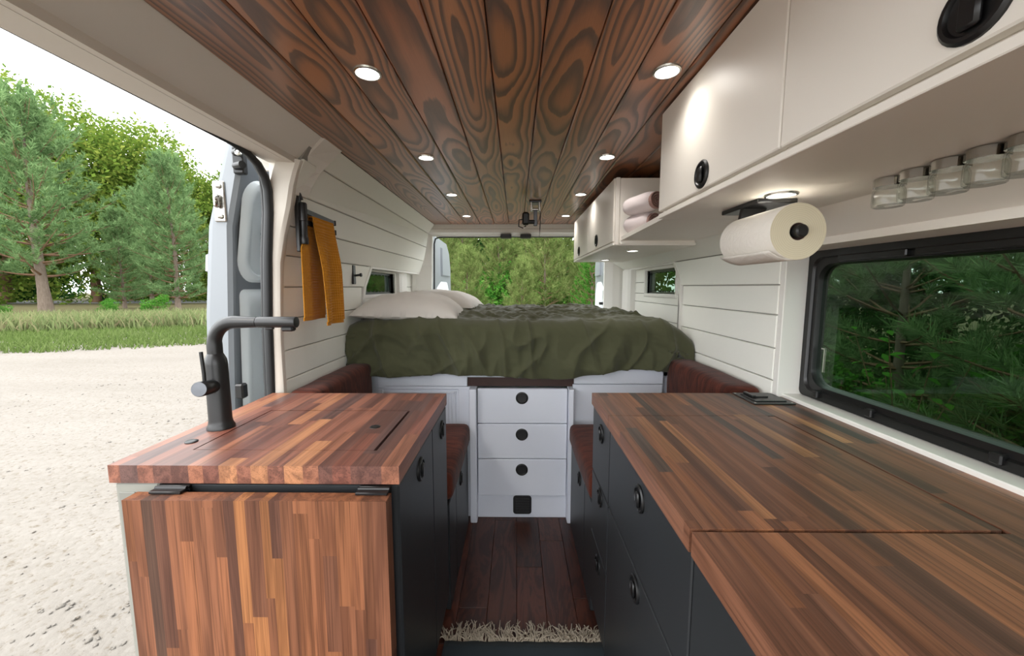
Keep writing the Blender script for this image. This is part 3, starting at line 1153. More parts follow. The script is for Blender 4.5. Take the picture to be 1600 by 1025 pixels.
def palette(kind):
    t = random.random()
    if kind == 'left':
        c = random.choice([(128, 84, 68), (116, 72, 60), (106, 68, 58), (136, 90, 70), (98, 66, 58), (90, 66, 62), (122, 80, 66)])
        if t > .92:
            c = (162, 114, 82)
        elif t > .84:
            c = (146, 100, 74)
    elif kind == 'leaf':
        c = random.choice([(134, 88, 64), (122, 80, 58), (144, 94, 66), (112, 74, 56), (130, 86, 64), (106, 72, 58), (138, 90, 62)])
        if t > .90:
            c = (160, 108, 70)
        elif t > .84:
            c = (84, 62, 52)
    else:
        c = random.choice([(122, 84, 62), (108, 74, 56), (98, 66, 50), (130, 88, 62), (88, 62, 50), (116, 78, 56), (104, 72, 56)])
        if t > .95:
            c = (158, 116, 80)
        elif t > .90:
            c = (136, 96, 66)
        elif t > .82:
            c = (72, 60, 54)
    return c


def stave_layout(a0, a1, b0, b1, w, lens, kind, fixed=()):
    """rows across a (width w), pieces along b"""
    rows = []
    a = a0
    while a < a1 - .004:
        ww = w * random.uniform(.65, 1.25)
        e = min(a + ww, a1)
        if a1 - e < .012:
            e = a1
        b = b0 - random.uniform(0, lens[0])
        while b < b1:
            L = random.uniform(*lens)
            rows.append([a, e, max(b, b0), min(b + L, b1), palette(kind), random.random()])
            b += L
        a = e
    return rows


def put_staves(parent, rows, rect, mk, mat, name='stave'):
    for (a0, a1, b0, b1, col, seed) in rows:
        A0, A1, B0, B1 = max(a0, rect[0]), min(a1, rect[1]), max(b0, rect[2]), min(b1, rect[3])
        if A1 - A0 < .003 or B1 - B0 < .004:
            continue
        lo, hi = mk(A0, A1, B0, B1)
        me = STAVE_ME.get(mat.name)
        if me is None:
            mm = MB().box(-.5, .5, -.5, .5, -.5, .5)
            me = bpy.data.meshes.new('stave')
            me.from_pydata(mm.v, [], mm.f)
            me.materials.append(mat)
            fix_normals(me)
            STAVE_ME[mat.name] = me
        o = bpy.data.objects.new(name, me)
        c = [(l + h) / 2 for l, h in zip(lo, hi)]
        link(o, c, parent)
        o.scale = [h - l for l, h in zip(lo, hi)]
        s = srgb(*col, k=1.05)
        o.color = (s[0], s[1], s[2], seed)


# right: long countertop with a lift-up hatch
random.seed(21)
CT = thing('countertop', (.64, .56, .868), 'long walnut butcher block countertop under the large window with a lift-up section', 'countertop')
rows = stave_layout(.29, .982, -.45, 1.43, .030, (.25, .62), 'right')


def mk_top(z0, z1):
    def f(a0, a1, b0, b1):
        return (a0, b0, z0), (a1, b1, z1 + 0.0)
    return f


mt = mk_top(.868, .91)
put_staves(CT, rows, (.29, .982, 1.1715, 1.43), mt, M['stave_right'])
put_staves(CT, rows, (.8070, .982, .5945, 1.1715), mt, M['stave_right'])
put_staves(CT, rows, (.29, .982, -.45, .5945), mt, M['stave_right'])
HL = holder('hatch_lid', (.55, .89, .868), CT)
HL['label'] = 'lift-up section of the countertop outlined by dark gaps'
put_staves(HL, rows, (.2900, .8035, .6035, 1.1690), mt, M['stave_right'])

# left: peninsula countertop with sink cover
random.seed(8)
CL = thing('countertop', (-.592, 1.117, .868), 'walnut butcher block countertop with a fitted sink cover beside the open sliding door', 'countertop')
rowsl = stave_layout(-.922, -.262, .82, 1.415, .034, (.22, .5), 'left')
put_staves(CL, rowsl, (-.922, -.7985, .82, 1.415), mt, M['stave_left'])
put_staves(CL, rowsl, (-.342, -.262, .82, 1.415), mt, M['stave_left'])
put_staves(CL, rowsl, (-.7985, -.342, .82, .904), mt, M['stave_left'])
put_staves(CL, rowsl, (-.7985, -.342, 1.211, 1.415), mt, M['stave_left'])
SKC = holder('sink_cover', (-.571, 1.057, .868), CL)
SKC['label'] = 'fitted walnut sink cover with a small black disc as the shade of its finger hole'
put_staves(SKC, rowsl, (-.7945, -.3495, .9055, 1.2065), mt, M['stave_left'])
m = MB()
m.lathe([(.0, .0002), (.011, .0003), (.0125, .0012), (.015, .0008), (.0155, 0)], (-.405, 1.065, .91), (0, 0, 1), 24)
m.build('finger_hole_shade', M['black_plastic'], SKC, 40)  # black disc paints the dark of a hole that is not cut

# drop leaf
random.seed(14)
DL = thing('drop_leaf_table', (-.559, .785, .12), 'walnut drop leaf table hanging folded down in front of the sink cabinet', 'table')
LEAF = holder('leaf_panel', (-.559, .785, .12), DL)
rowsf = stave_layout(-.842, -.275, .12, .857, .027, (.22, .55), 'leaf')
put_staves(LEAF, rowsf, (-.842, -.275, .12, .857), lambda a0, a1, b0, b1: ((a0, .768, b0), (a1, .803, b1)), M['stave_leaf'])
for xh in (-.770, -.315):
    m = MB()
    m.box(xh - .035, xh + .035, .790, .822, .858, .864, .001)
    m.box(xh - .035, xh + .035, .814, .822, .845, .866, .001)
    m.tube([(xh - .035, .808, .864), (xh + .035, .808, .864)], .004, 8)
    h = m.build('hinge', M['black_plastic'], DL, 40)
    for q in (-.02, .015):
        MB().lathe([(.0045, 0), (.0045, .002), (0, .003)], (xh + q, .814, .856), (0, -1, 0), 10).build('screw', M['chrome'], h, 40)

# ------------------------------------------------------------------ left sink cabinet and right galley cabinet
SCB = thing('sink_cabinet', (-.59, 1.12, 0), 'black sink cabinet under the countertop with the tap', 'cabinet')
bx('carcass', M['carcass_black'], SCB, -.905, -.285, .845, 1.41, .075, .866, .002)
bx('toe_kick', M['carcass_black'], SCB, -.90, -.335, .87, 1.40, 0, .078, .002)
bx('front_panel', M['cabinet_black'], SCB, -.812, -.268, .826, .845, .03, .862, .002)
g = bx('side_panel', M['side_grey'], SCB, -.914, -.814, .824, .845, .0, .866, .003, label='light grey end panel')
bx('catch_plate', M['plate_grey'], SCB, -.905, -.868, .8215, .8245, .71, .845, .001)
bx('outer_panel', M['side_grey'], SCB, -.916, -.905, .845, 1.41, 0, .866, .002)
front(SCB, 'door', M['cabinet_black'], (-.285, -.265, .828, 1.172, .085, .860), (-.265, 1.02, .806), (1, 0, 0))
front(SCB, 'door', M['cabinet_black'], (-.285, -.265, 1.176, 1.412, .085, .860), (-.265, 1.325, .803), (1, 0, 0))

GC = thing('galley_cabinet', (.64, .56, 0), 'long black galley cabinet with drawers under the countertop by the large window', 'cabinet')
bx('carcass', M['carcass_black'], GC, .317, .97, -.45, 1.425, .085, .866, .002)
bx('toe_kick', M['carcass_black'], GC, .36, .96, -.45, 1.42, 0, .088, .002)
R3 = (-1, 0, 0)
front(GC, 'drawer', M['cabinet_black'], (.297, .317, 1.171, 1.426, .615, .864), (.297, 1.285, .805), R3)
front(GC, 'drawer', M['cabinet_black'], (.297, .317, 1.171, 1.426, .372, .609), (.297, 1.283, .575), R3)
front(GC, 'drawer', M['cabinet_black'], (.297, .317, 1.171, 1.426, .09, .366), (.297, 1.29, .315), R3)
front(GC, 'drawer', M['cabinet_black'], (.297, .317, .604, 1.166, .615, .864), (.297, .872, .807), R3)
front(GC, 'drawer', M['cabinet_black'], (.297, .317, .604, 1.166, .09, .609), (.297, .882, .566), R3)
front(GC, 'door', M['cabinet_black'], (.297, .317, -.05, .598, .09, .864), (.297, .25, .80), R3)

# ------------------------------------------------------------------ benches
def soft_box(x0, x1, y0, y1, z0, z1, r, seg=5, puff=.006, nz=0.004, res=14):
    """rounded, slightly puffed cushion"""
    c = Vector(((x0 + x1) / 2, (y0 + y1) / 2, (z0 + z1) / 2))
    h = Vector(((x1 - x0) / 2, (y1 - y0) / 2, (z1 - z0) / 2))
    m = MB()

    def pt(p):
        q = Vector(p)
        inner = Vector([max(-h[i] + r, min(h[i] - r, q[i])) for i in range(3)])
        d = q - inner
        if d.length > 1e-9:
            q = inner + d.normalized() * r
        s = [q[i] / h[i] for i in range(3)]
        for i in range(3):
            j, k2 = [a for a in range(3) if a != i]
            q[i] += puff * s[i] * (1 - s[j] ** 2) * (1 - s[k2] ** 2) * (1 if abs(s[i]) > .5 else 0)
        w = c + q
        w += Vector((0, 0, 1)) * nz * mnoise.noise(w * 7)
        return w

    def coords(i):
        n = max(4, int(h[i] * 2 / .04))
        n = min(n, res)
        e = [-h[i] + r * (1 - math.cos(k / 3 * math.pi / 2)) * 1.0 for k in range(4)]
        mid = [-h[i] + r + (2 * h[i] - 2 * r) * k / n for k in range(1, n)]
        return e + mid + [-v for v in reversed(e)]
    cs = [coords(0), coords(1), coords(2)]
    for ax in range(3):
        a, b = [k for k in range(3) if k != ax]
        for s in (-1, 1):
            rows = []
            for u in cs[a]:
                row = []
                for v in cs[b]:
                    p = [0, 0, 0]
                    p[ax], p[a], p[b] = s * h[ax], u, v
                    row.append(pt(p))
                rows.append(row)
            m.grid(rows)
    return m


def weld(o, d=.0005):
    import bmesh
    bm = bmesh.new()
    bm.from_mesh(o.data)
    bmesh.ops.remove_doubles(bm, verts=bm.verts, dist=d)
    bmesh.ops.recalc_face_normals(bm, faces=bm.faces)
    bm.to_mesh(o.data)
    bm.free()
    o.data.shade_smooth()
    return o


def bench(label, x0, x1, xi, axis, lx):
    b = thing('bench', ((x0 + x1) / 2, 1.72, 0), label, 'bench', 'bench seats in front of the bed')
    bx('base', M['carcass_black'], b, min(x0, x1) + (.02 if axis[0] < 0 else .0), max(x0, x1) - (.02 if axis[0] > 0 else 0), 1.432, 2.045, 0, .462, .002)
    fx = (xi - .02, xi) if axis[0] > 0 else (xi, xi + .02)
    front(b, 'door', M['cabinet_black'], (*fx, 1.434, 1.60, .0, .455))
    front(b, 'door', M['cabinet_black'], (*fx, 1.604, 2.008, .0, .455), (xi, lx, .405), axis)
    return b


bench('black bench box with a cupboard door behind the sink cabinet', -.895, -.262, -.262, (1, 0, 0), 1.74)
bench('black bench box behind the far end of the long galley cabinet', .945, .30, .303, (-1, 0, 0), 1.74)
for nm, args, lab in (('seat_cushion', (-.89, -.250, 1.435, 2.028, .463, .575), 'brown velvet seat cushion on the bench behind the sink cabinet'),
                      ('seat_cushion', (.292, .94, 1.435, 2.028, .463, .575), 'brown velvet seat cushion on the bench behind the long galley cabinet')):
    o = weld(soft_box(*args, .028).build(nm, M['velvet']))
    tag(o, lab, 'cushion', 'brown bench cushions')
for args, lab in (((-.895, -.775, 1.45, 2.04, .578, .905), 'brown velvet back cushion against the shiplap under the yellow towel'),
                  ((.808, .948, 1.445, 2.04, .578, .93), 'brown velvet back cushion against the shiplap beside the pop-up socket')):
    o = weld(soft_box(*args, .03).build('back_cushion', M['velvet']))
    tag(o, lab, 'cushion', 'brown bench cushions')

# ------------------------------------------------------------------ bed
BED = thing('bed_platform', (.03, 2.75, 0), 'white raised bed platform with three drawers and a dark slot under the duvet', 'bed')
m = MB()
m.box(-.89, -.765, 2.10, 3.44, 0, .858)
m.box(.81, .94, 2.10, 3.44, 0, .858)
m.box(-.765, .81, 2.16, 3.44, 0, .70)
m.box(-.89, .94, 2.10, 3.44, .82, .862)
m.build('carcass', M['bed_white'], BED)
bx('ledge_panel', M['bed_white'], BED, -.765, -.268, 2.072, 2.10, .764, .862, .003)
bx('ledge_panel', M['bed_white'], BED, .321, .81, 2.072, 2.10, .779, .862, .003)
bx('header_board', M['bed_white'], BED, -.268, .321, 2.076, 2.10, .815, .862, .002)
m = MB()
m.box(-.268, .321, 2.09, 2.165, .762, .815)
m.build('slot_board', M['slot_wood'], BED, label='dark walnut pull-out board in the slot')
bx('post', M['bed_white'], BED, -.252, -.214, 2.012, 2.10, 0, .762, .004)
bx('post', M['bed_white'], BED, .286, .314, 2.012, 2.10, 0, .762, .004)
# left louvre panel in its frame, right plain panel
m = MB()
m.box(-.765, -.252, 2.078, 2.10, .745, .762, .002)
m.box(-.318, -.252, 2.078, 2.10, 0, .745, .002)
m.box(-.765, -.318, 2.078, 2.10, 0, .30, .002)
m.box(-.765, -.74, 2.078, 2.10, .30, .745, .002)
m.build('panel_frame', M['bed_white'], BED)
m = MB()
m.box(-.74, -.318, 2.090, 2.10, .30, .745)
for s_ in ((-.74, -.33, .722, .733), (-.345, -.335, .33, .733), (-.74, -.33, .32, .332)):
    m.box(s_[0], s_[1], 2.082, 2.092, s_[2], s_[3], .002)
pn = m.build('panel', M['bed_white'], BED)
for k in range(4):
    bx('bead', M['bed_white'], pn, -.365 - k * .018, -.357 - k * .018, 2.084, 2.092, .34, .715, .002)
bx('side_panel', M['bed_white'], BED, .314, .81, 2.078, 2.10, 0, .775, .003)
for i, (z0, z1, zh) in enumerate(((.562, .757, .706), (.359, .558, .499), (.142, .355, .296))):
    d = bx('drawer', M['bed_white'], BED, -.210, .283, 2.050, 2.075, z0, z1, .003)
    m = MB()
    m.lathe([(.034, 0), (.034, .003), (.029, .004), (.026, .001), (.0, .0005)], (.034, 2.050, zh), (0, -1, 0), 28)
    m.build('finger_grip', M['black_plastic'], d, 40)
bx('plinth', M['bed_white'], BED, -.214, .286, 2.07, 2.10, 0, .138, .002)
m = MB()
pts = rring(None, -.014, .090, .024, .132, .016, 5)
m.prism([(p[0], 2.071, p[1]) for p in pts], (0, -.007, 0))
v = m.build('vent_cover', M['black_plastic'], BED, label='square black outlet cover')
m = MB()
for k in range(6):
    m.box(.0, .076, 2.061, 2.065, .036 + k * .015, .043 + k * .015, .001)
m.build('slat_insert', M['matte_black'], v)

MAT = weld(soft_box(-.885, .935, 2.09, 3.44, .863, 1.085, .05).build('mattress', M['mattress']))
tag(MAT, 'thick mattress mostly hidden under the olive green duvet', 'mattress')


# duvet: one draped sheet
def ridged(p, s, o=3):
    a, t, f = 0.0, 1.0, s
    for _ in range(o):
        a += t * (1 - abs(mnoise.noise(Vector(p) * f)) * 2.0)
        t *= .5
        f *= 2.03
    return a / 1.75


def make_duvet():
    NX, NS = 300, 230
    path = []
    for k in range(NS):
        t = k / (NS - 1)
        path.append(t)
    L1, LR, L2 = .235, .11, 1.33
    T = L1 + LR + L2
    P = [[None] * NX for _ in range(NS)]
    for i in range(NS):
        s = i / (NS - 1) * T
        for j in range(NX):
            fx = j / (NX - 1)
            x = -.900 + fx * 1.848
            # hem length wanders
            hem = .02 * mnoise.noise(Vector((x * 2.3, 3.1, 0))) + .012 * math.sin(x * 7) + (-.008 + .026 / (1 + math.exp(-(x + .38) * 22)) * (1 - 1 / (1 + math.exp(-(x - .30) * 14))))
            ss = s
            if ss < L1:
                q = ss / L1
                z = .842 - hem * (1 - q) + (1.058 - .842) * q
                y = 2.022 + .012 * (1 - q)
                nrm = Vector((0, -1, .1))
            elif ss < L1 + LR:
                a = (ss - L1) / LR * math.pi / 2
                y = 2.022 + .07 * (1 - math.cos(a))
                z = 1.058 + .07 * math.sin(a)
                nrm = Vector((0, -math.cos(a), math.sin(a)))
            else:
                q = (ss - L1 - LR) / L2
                y = 2.092 + q * L2
                z = 1.128 + .012 * math.sin(q * 3)
                nrm = Vector((0, 0, 1))
            # right end rounds down, left end tucks at the wall
            e = max(0, (x - .72) / .23)
            z -= .11 * e ** 2.2 * (1 if ss > L1 * .6 else .35)
            e2 = max(0, (-.80 - x) / .10)
            z -= .03 * e2 ** 2 * (1 if ss > L1 else 0)
            wq = min(1, ss / L1)
            top = 1.0 if ss > L1 + LR else 0.0
            p = Vector((x, y, z))
            # hanging folds on the drop
            if ss < L1 + LR:
                warp = x + .05 * mnoise.noise(Vector((x * 3, z * 3, 5)))
                f1 = ridged((warp * 1.0, z * .35, 2.2), 5.5, 2)
                f2 = mnoise.noise(Vector((warp * 9, z * 2.2, 8)))
                fall = (0.35 + .65 * (1 - wq))
                d = .066 * (f1 - .35) * fall + .020 * f2
                cr = max(0, 1 - abs(mnoise.noise(Vector((warp * 6.5 + z * 1.5, z * 1.1 + x * .6, 12)))) * 3.2) ** 2
                d += .034 * cr * (.5 + .5 * wq)
                cr2 = max(0, 1 - abs(mnoise.noise(Vector((warp * 5 - z * 4, z * 3 + x, 22)))) * 3.0) ** 2
                d += .026 * cr2
                # diagonal crumples under the edge
                dg = ridged((x * 1.6 + z * 2.2, z * 1.5 - x * .7, 7), 4.0, 3)
                d += .013 * (dg - .4)
                if ss > L1 * .75:
                    d *= 1 - .5 * min(1, (ss - L1 * .75) / (L1 * .25 + LR * .6))
                p += nrm.normalized() * d
            else:
                q = (ss - L1 - LR) / L2
                a1 = ridged((x + .12 * mnoise.noise(Vector((x * 4, y * 4, 1))), y * 1.2, 1.7), 2.8, 3)
                a2 = ridged((x * 1.7 + y * .8, y * 1.3 - x, 4.4), 5.2, 3)
                lump = mnoise.noise(Vector((x * 2.1, y * 2.4, 9)))
                cr = max(0, 1 - abs(mnoise.noise(Vector((x * 5.5 + y * 2, y * 5 - x, 12)))) * 2.8) ** 2
                cr2 = max(0, 1 - abs(mnoise.noise(Vector((x * 8 - y * 5, y * 7 + x * 3, 31)))) * 2.6) ** 2
                d = .046 * (a1 - .45) + .016 * (a2 - .4) + .030 * lump + .014 * cr + .006 * cr2
                d *= min(1, .35 + q * 4)
                if x < -.35 and y < 2.95:
                    k = min(1, (-.35 - x) / .12)
                    d = d * (1 - k * .8) - .012 * k
                d = max(d, -.035)
                p += nrm * d
                if q > .9:
                    p.z -= (q - .9) * .5
            P[i][j] = p
    m = MB()
    m.grid(P)
    o = m.build('duvet', M['duvet'])
    o.data.shade_smooth()
    md = o.modifiers.new('thick', 'SOLIDIFY')
    md.thickness = .012
    md.offset = -1
    return o


DV = make_duvet()
tag(DV, 'crumpled olive green duvet draped over the raised bed', 'duvet')


def pillow(name, label, c, lx, ly, h, rot, tilt, seed):
    N = 56
    m = MB()
    R = math.radians(rot)
    top, bot = [], []
    for i in range(N):
        ra, rb = [], []
        for j in range(N):
            u, v = i / (N - 1) * 2 - 1, j / (N - 1) * 2 - 1
            t = max(0, (1 - abs(u) ** 3.0)) ** .55 * max(0, (1 - abs(v) ** 3.0)) ** .55
            pin = 1 - .07 * (1 - abs(v)) * 0 - .06 * (u * u) * (1 - v * v) * 0
            px = u * lx / 2 * (1 - .05 * (1 - v * v) * 0 + .03 * abs(v) ** 3) * pin
            py = v * ly / 2 * (1 + .03 * abs(u) ** 3)
            w1 = ridged((u * 1.4 + seed, v * 1.2, .5), 1.7, 3) - .4
            w2 = mnoise.noise(Vector((u * 2 + seed, v * 3, 2)))
            edge = (u * u + v * v) / 2
            zt = h * t * (.92 + .08 * w2) + .012 * w1 * t ** .5 * (.4 + edge)
            zb = -h * .28 * t + .004 * w1
            for z, row in ((zt, ra), (zb, rb)):
                X = px * math.cos(R) - py * math.sin(R)
                Y = px * math.sin(R) + py * math.cos(R)
                row.append((c[0] + X, c[1] + Y, c[2] + z + tilt * px))
        top.append(ra)
        bot.append(rb)
    m.grid(top)
    m.grid(bot)
    o = weld(m.build(name, M['pillow']), .0008)
    tag(o, label, 'pillow', 'pillows at the head of the bed')
    return o


pillow('pillow', 'plump white pillow at the front edge of the bed against the left wall', (-.625, 2.36, 1.150), .56, .62, .135, 4, -.03, 1.3)
pillow('pillow', 'white pillow lying further back, behind the front pillow', (-.60, 3.02, 1.170), .60, .58, .125, -3, -.03, 4.7)

# ------------------------------------------------------------------ overhead cupboards
OC = thing('overhead_cupboard', (.65, .40, 1.53), 'large cream overhead cupboard with two round latches above the window', 'cupboard')
bx('bottom_panel', M['cream_gloss'], OC, .463, .852, -.55, 1.285, 1.530, 1.544, .0015)
m = MB()
m.box(.482, .82, -.55, 1.270, 1.544, 1.859)
m.build('carcass', M['cream_gloss'], OC)
bx('end_panel', M['cream_gloss'], OC, .478, .845, 1.268, 1.284, 1.544, 1.859, .0015)
front(OC, 'door', M['cream_gloss'], (.463, .481, .7115, 1.285, 1.553, 1.855), (.463, .995, 1.589), (-1, 0, 0), .0025, .034)
front(OC, 'door', M['cream_gloss'], (.463, .481, -.10, .7085, 1.553, 1.855), (.463, .423, 1.591), (-1, 0, 0), .0025, .034)

SH = bpy.data.meshes.new('wall_shelf')
m = MB()
m.prism([(.478, 1.286, 1.530), (.86, 1.286, 1.530), (.86, 1.868, 1.530), (.500, 1.868, 1.530)], (0, 0, .018))
o = m.build('wall_shelf', M['cream_gloss'])
tag(o, 'short cream shelf with rolled towels between the two overhead cupboards', 'shelf')

RC = thing('overhead_cupboard', (.65, 2.5, 1.51), 'smaller cream overhead cupboard near the rear doors', 'cupboard')
m = MB()
m.box(.483, .83, 1.872, 3.115, 1.522, 1.818)
m.build('carcass', M['cream_gloss'], RC)
bx('bottom_panel', M['cream_gloss'], RC, .463, .858, 1.870, 3.12, 1.508, 1.522, .0015)
bx('end_panel', M['cream_gloss'], RC, .490, .850, 1.866, 1.873, 1.514, 1.818, .0015)
bx('stile', M['cream_gloss'], RC, .470, .489, 1.862, 1.876, 1.510, 1.820, .0015)
front(RC, 'door', M['cream_gloss'], (.463, .481, 1.877, 2.520, 1.526, 1.820), (.463, 2.25, 1.575), (-1, 0, 0), .0025, .034)
front(RC, 'door', M['cream_gloss'], (.463, .481, 2.524, 3.12, 1.526, 1.820), (.463, 2.86, 1.570), (-1, 0, 0), .0025, .034)
m = MB()
m.box(.50, .85, 1.862, 1.868, 1.512, 1.520, .001)
m.build('batten', M['cream_gloss'], RC)


def rolled_towel(label, a, b, r, seed):
    a, b = Vector(a), Vector(b)
    root = thing('rolled_towel', (a + b) / 2 - Vector((0, 0, r)), label, 'towel', 'rolled towels on the shelf')
    d = (b - a).normalized()
    u, v = frame_of(d)
    rows = []
    for i in range(14):
        t = i / 13
        rr = r * (1 - .25 * (abs(t - .5) * 2) ** 6)
        row = []
        for k in range(28):
            an = 2 * math.pi * k / 28
            q = rr * (1 + .07 * mnoise.noise(Vector((math.cos(an) * 1.5 + seed, math.sin(an) * 1.5, t * 3))))
            if math.sin(an) < -.5:
                q *= .97
            row.append(a + (b - a) * t + (u * math.cos(an) * 1.08 + v * math.sin(an) * .94) * q)
        rows.append(row)
    m = MB()
    m.grid(rows, True)
    o = m.build('roll', M['rose_towel'], root)
    o.data.shade_smooth()
    # spiral end facing the camera
    m = MB()
    P0, P1 = [], []
    for k in range(90):
        an = 2 * math.pi * k / 22
        q = r * (.12 + .80 * k / 89)
        c = a - d * .0 + (u * math.cos(an) * 1.08 + v * math.sin(an) * .94) * q
        P0.append(c - d * (.008 + .004 * mnoise.noise(Vector((k * .3, seed, 0)))))
        P1.append(c + d * .03)
    m.grid([P0, P1])
    o = m.build('spiral_end', M['rose_towel_dark'], root)
    md = o.modifiers.new('thick', 'SOLIDIFY')
    md.thickness = .0045
    return root


rolled_towel('pale rolled towel lying on the shelf, under another roll', (.600, 1.715, 1.596), (.535, 1.850, 1.596), .046, 2)
rolled_towel('pale rolled towel on top of the other roll on the shelf', (.592, 1.670, 1.676), (.520, 1.825, 1.672), .045, 6)

# ------------------------------------------------------------------ downlights
dl0 = None


def downlight(label, x, y, z, group, power, r=.030):
    root = thing('downlight', (x, y, z), label, 'lamp', group)
    m = MB()
    m.lathe([(r * 1.18, 0), (r * 1.14, -.004), (r * .98, -.005), (r * .95, -.001)], (x, y, z), (0, 0, 1), 32)
    m.build('bezel', M['steel'], root, 40)
    m = MB()
    m.lathe([(0, -.003), (r * .97, -.003), (r * .97, -.0005)], (x, y, z), (0, 0, 1), 32)
    m.build('diffuser', M['lamp'], root)
    ld = bpy.data.lights.new('led', 'SPOT')
    ld.energy = power
    ld.color = (1.0, .96, .90)
    ld.spot_size = math.radians(150)
    ld.spot_blend = 1.0
    ld.shadow_soft_size = r * .8
    lo = bpy.data.objects.new('led', ld)
    link(lo, (x, y, z - .012), root)
    return root


LY = [1.05, 1.70, 2.36, 3.05]
ords = ['first', 'second', 'third', 'fourth']
for sx, sn in ((-.383, 'left'), (.386, 'right')):
    for k, y in enumerate(LY):
        near = ['nearest the camera', 'second from the camera', 'third from the camera', 'nearest the rear doors']
        place = 'row on the sliding door side' if sx < 0 else 'row beside the overhead cupboards'
        downlight('round recessed ceiling light, %s in the %s' % (near[k], place), sx, y, 1.86, 'recessed ceiling lights', 1.3)
downlight('round light under the large overhead cupboard above the paper towel roll', .632, .95, 1.530, 'lights under the cupboards', 1.2)
downlight('round light under the smaller overhead cupboard beside the shelf', .635, 2.13, 1.508, 'lights under the cupboards', 1.2)
downlight('round light under the smaller overhead cupboard next to the rear doors', .650, 2.84, 1.508, 'lights under the cupboards', 1.2)

# ------------------------------------------------------------------ paper towel roll and holder
PT = thing('paper_towel_holder', (.60, .95, 1.53), 'black holder fixed under the overhead cupboard and carrying the paper roll', 'holder')
PX, PZ = .602, 1.428
bx('mount_plate', M['matte_black'], PT, PX - .0, PX + .10, .99, 1.16, 1.518, 1.530, .002)
m = MB()
m.prism([(PX + .005, 1.06, 1.522), (PX + .07, 1.06, 1.522), (PX + .014, 1.06, PZ - .012), (PX - .014, 1.06, PZ - .012)], (0, .012, 0))
m.build('arm', M['matte_black'], PT)
m = MB()
m.lathe([(.008, 0), (.008, .22), (.0135, .22), (.0135, .235), (.010, .238), (0, .238)], (PX, 1.065, PZ), (0, -1, 0), 20)
m.build('rod', M['matte_black'], PT, 40)
PR = thing('paper_towel_roll', (PX, .94, PZ - .062), 'cream roll of kitchen paper hanging under the overhead cupboard', 'paper roll')
m = MB()
rows = []
R0, RI, Y0, Y1 = .0605, .0185, .842, 1.045
for y, r in ((Y0 + .0, RI), (Y0, R0 * .985), (Y0 + .002, R0), (Y1 - .002, R0), (Y1, R0 * .985), (Y1, RI)):
    rows.append([(PX + r * math.cos(t), y, PZ + r * math.sin(t)) for t in [2 * math.pi * k / 48 for k in range(48)]])
m.grid(rows[1:5], True)
m.build('paper', M['paper'], PR, 50)
m = MB()
m.grid([rows[0], rows[1]], True)
m.build('roll_end', M['paper_end'], PR, origin=(PX, Y0, PZ))
m = MB()
m.grid([rows[4], rows[5]], True)
m.grid([[(PX + RI * math.cos(t), y, PZ + RI * math.sin(t)) for t in [2 * math.pi * k / 32 for k in range(32)]] for y in (Y0, Y1)], True)
m.build('core', M['rose_towel_dark'], PR)
m = MB()
rows = []
for i in range(8):
    y = Y0 + .002 + (Y1 - Y0 - .004) * i / 7
    row = []
    for k in range(9):
        t = math.radians(215 + 50 * k / 8)
        r = R0 + .001 + .010 * (1 - k / 8) ** 2
        row.append((PX + r * math.cos(t), y, PZ + r * math.sin(t)))
    rows.append(row)
m.grid(rows)
o = m.build('loose_sheet', M['paper'], PR, 60)
md = o.modifiers.new('thick', 'SOLIDIFY')
md.thickness = .0012

# ------------------------------------------------------------------ magnetic spice jars
JX = .760
JY = [.815, .757, .698, .642, .586]
JL = ['empty glass spice jar with steel lid under the cupboard, closest to the paper roll',
      'empty glass spice jar with steel lid, second from the paper roll',
      'empty glass spice jar with steel lid, middle one of the five under the cupboard',
      'empty glass spice jar with steel lid, fourth from the paper roll',
      'empty glass spice jar with steel lid, largest in view at the picture edge']
j0 = None
for jy, lab in zip(JY, JL):
    if j0 is None:
        j0 = thing('spice_jar', (JX, jy, 1.472), lab, 'jar', 'spice jars stuck under the cupboard')
        m = MB()
        m.lathe([(0, 1.5295), (.0245, 1.5295), (.0255, 1.528), (.0255, 1.5125), (.0245, 1.512), (0, 1.512)], (JX, jy, 0), (0, 0, 1), 18)
        m.build('lid', M['chrome'], j0)
        m = MB()
        H = 8
        prof = [(.021, 1.513), (.0225, 1.509), (.0255, 1.506), (.0262, 1.500), (.0262, 1.480), (.0255, 1.474), (.023, 1.472), (.0, 1.4725)]
        ins = [(.0, 1.4765), (.021, 1.477), (.0235, 1.481), (.0238, 1.500), (.0225, 1.505), (.0195, 1.509), (.0195, 1.513)]
        m.lathe(prof, (JX, jy, 0), (0, 0, 1), 32)
        m.lathe(ins, (JX, jy, 0), (0, 0, 1), 32)
        # soft hexagon like the photograph's faceted glass
        V = []
        for p in m.v:
            dx, dy = p[0] - JX, p[1] - jy
            a = math.atan2(dy, dx)
            k = 1 - .07 * (math.cos(6 * a) * .5 + .5) * (1 if p[2] < 1.508 else 0)
            V.append((JX + dx * k, jy + dy * k, p[2]))
        m.v = V
        m.build('jar_body', M['glass'], j0, 40)
    else:
        c = copy_tree(j0, (JX - .004 * JY.index(jy), jy, 1.472))
        c['label'] = lab

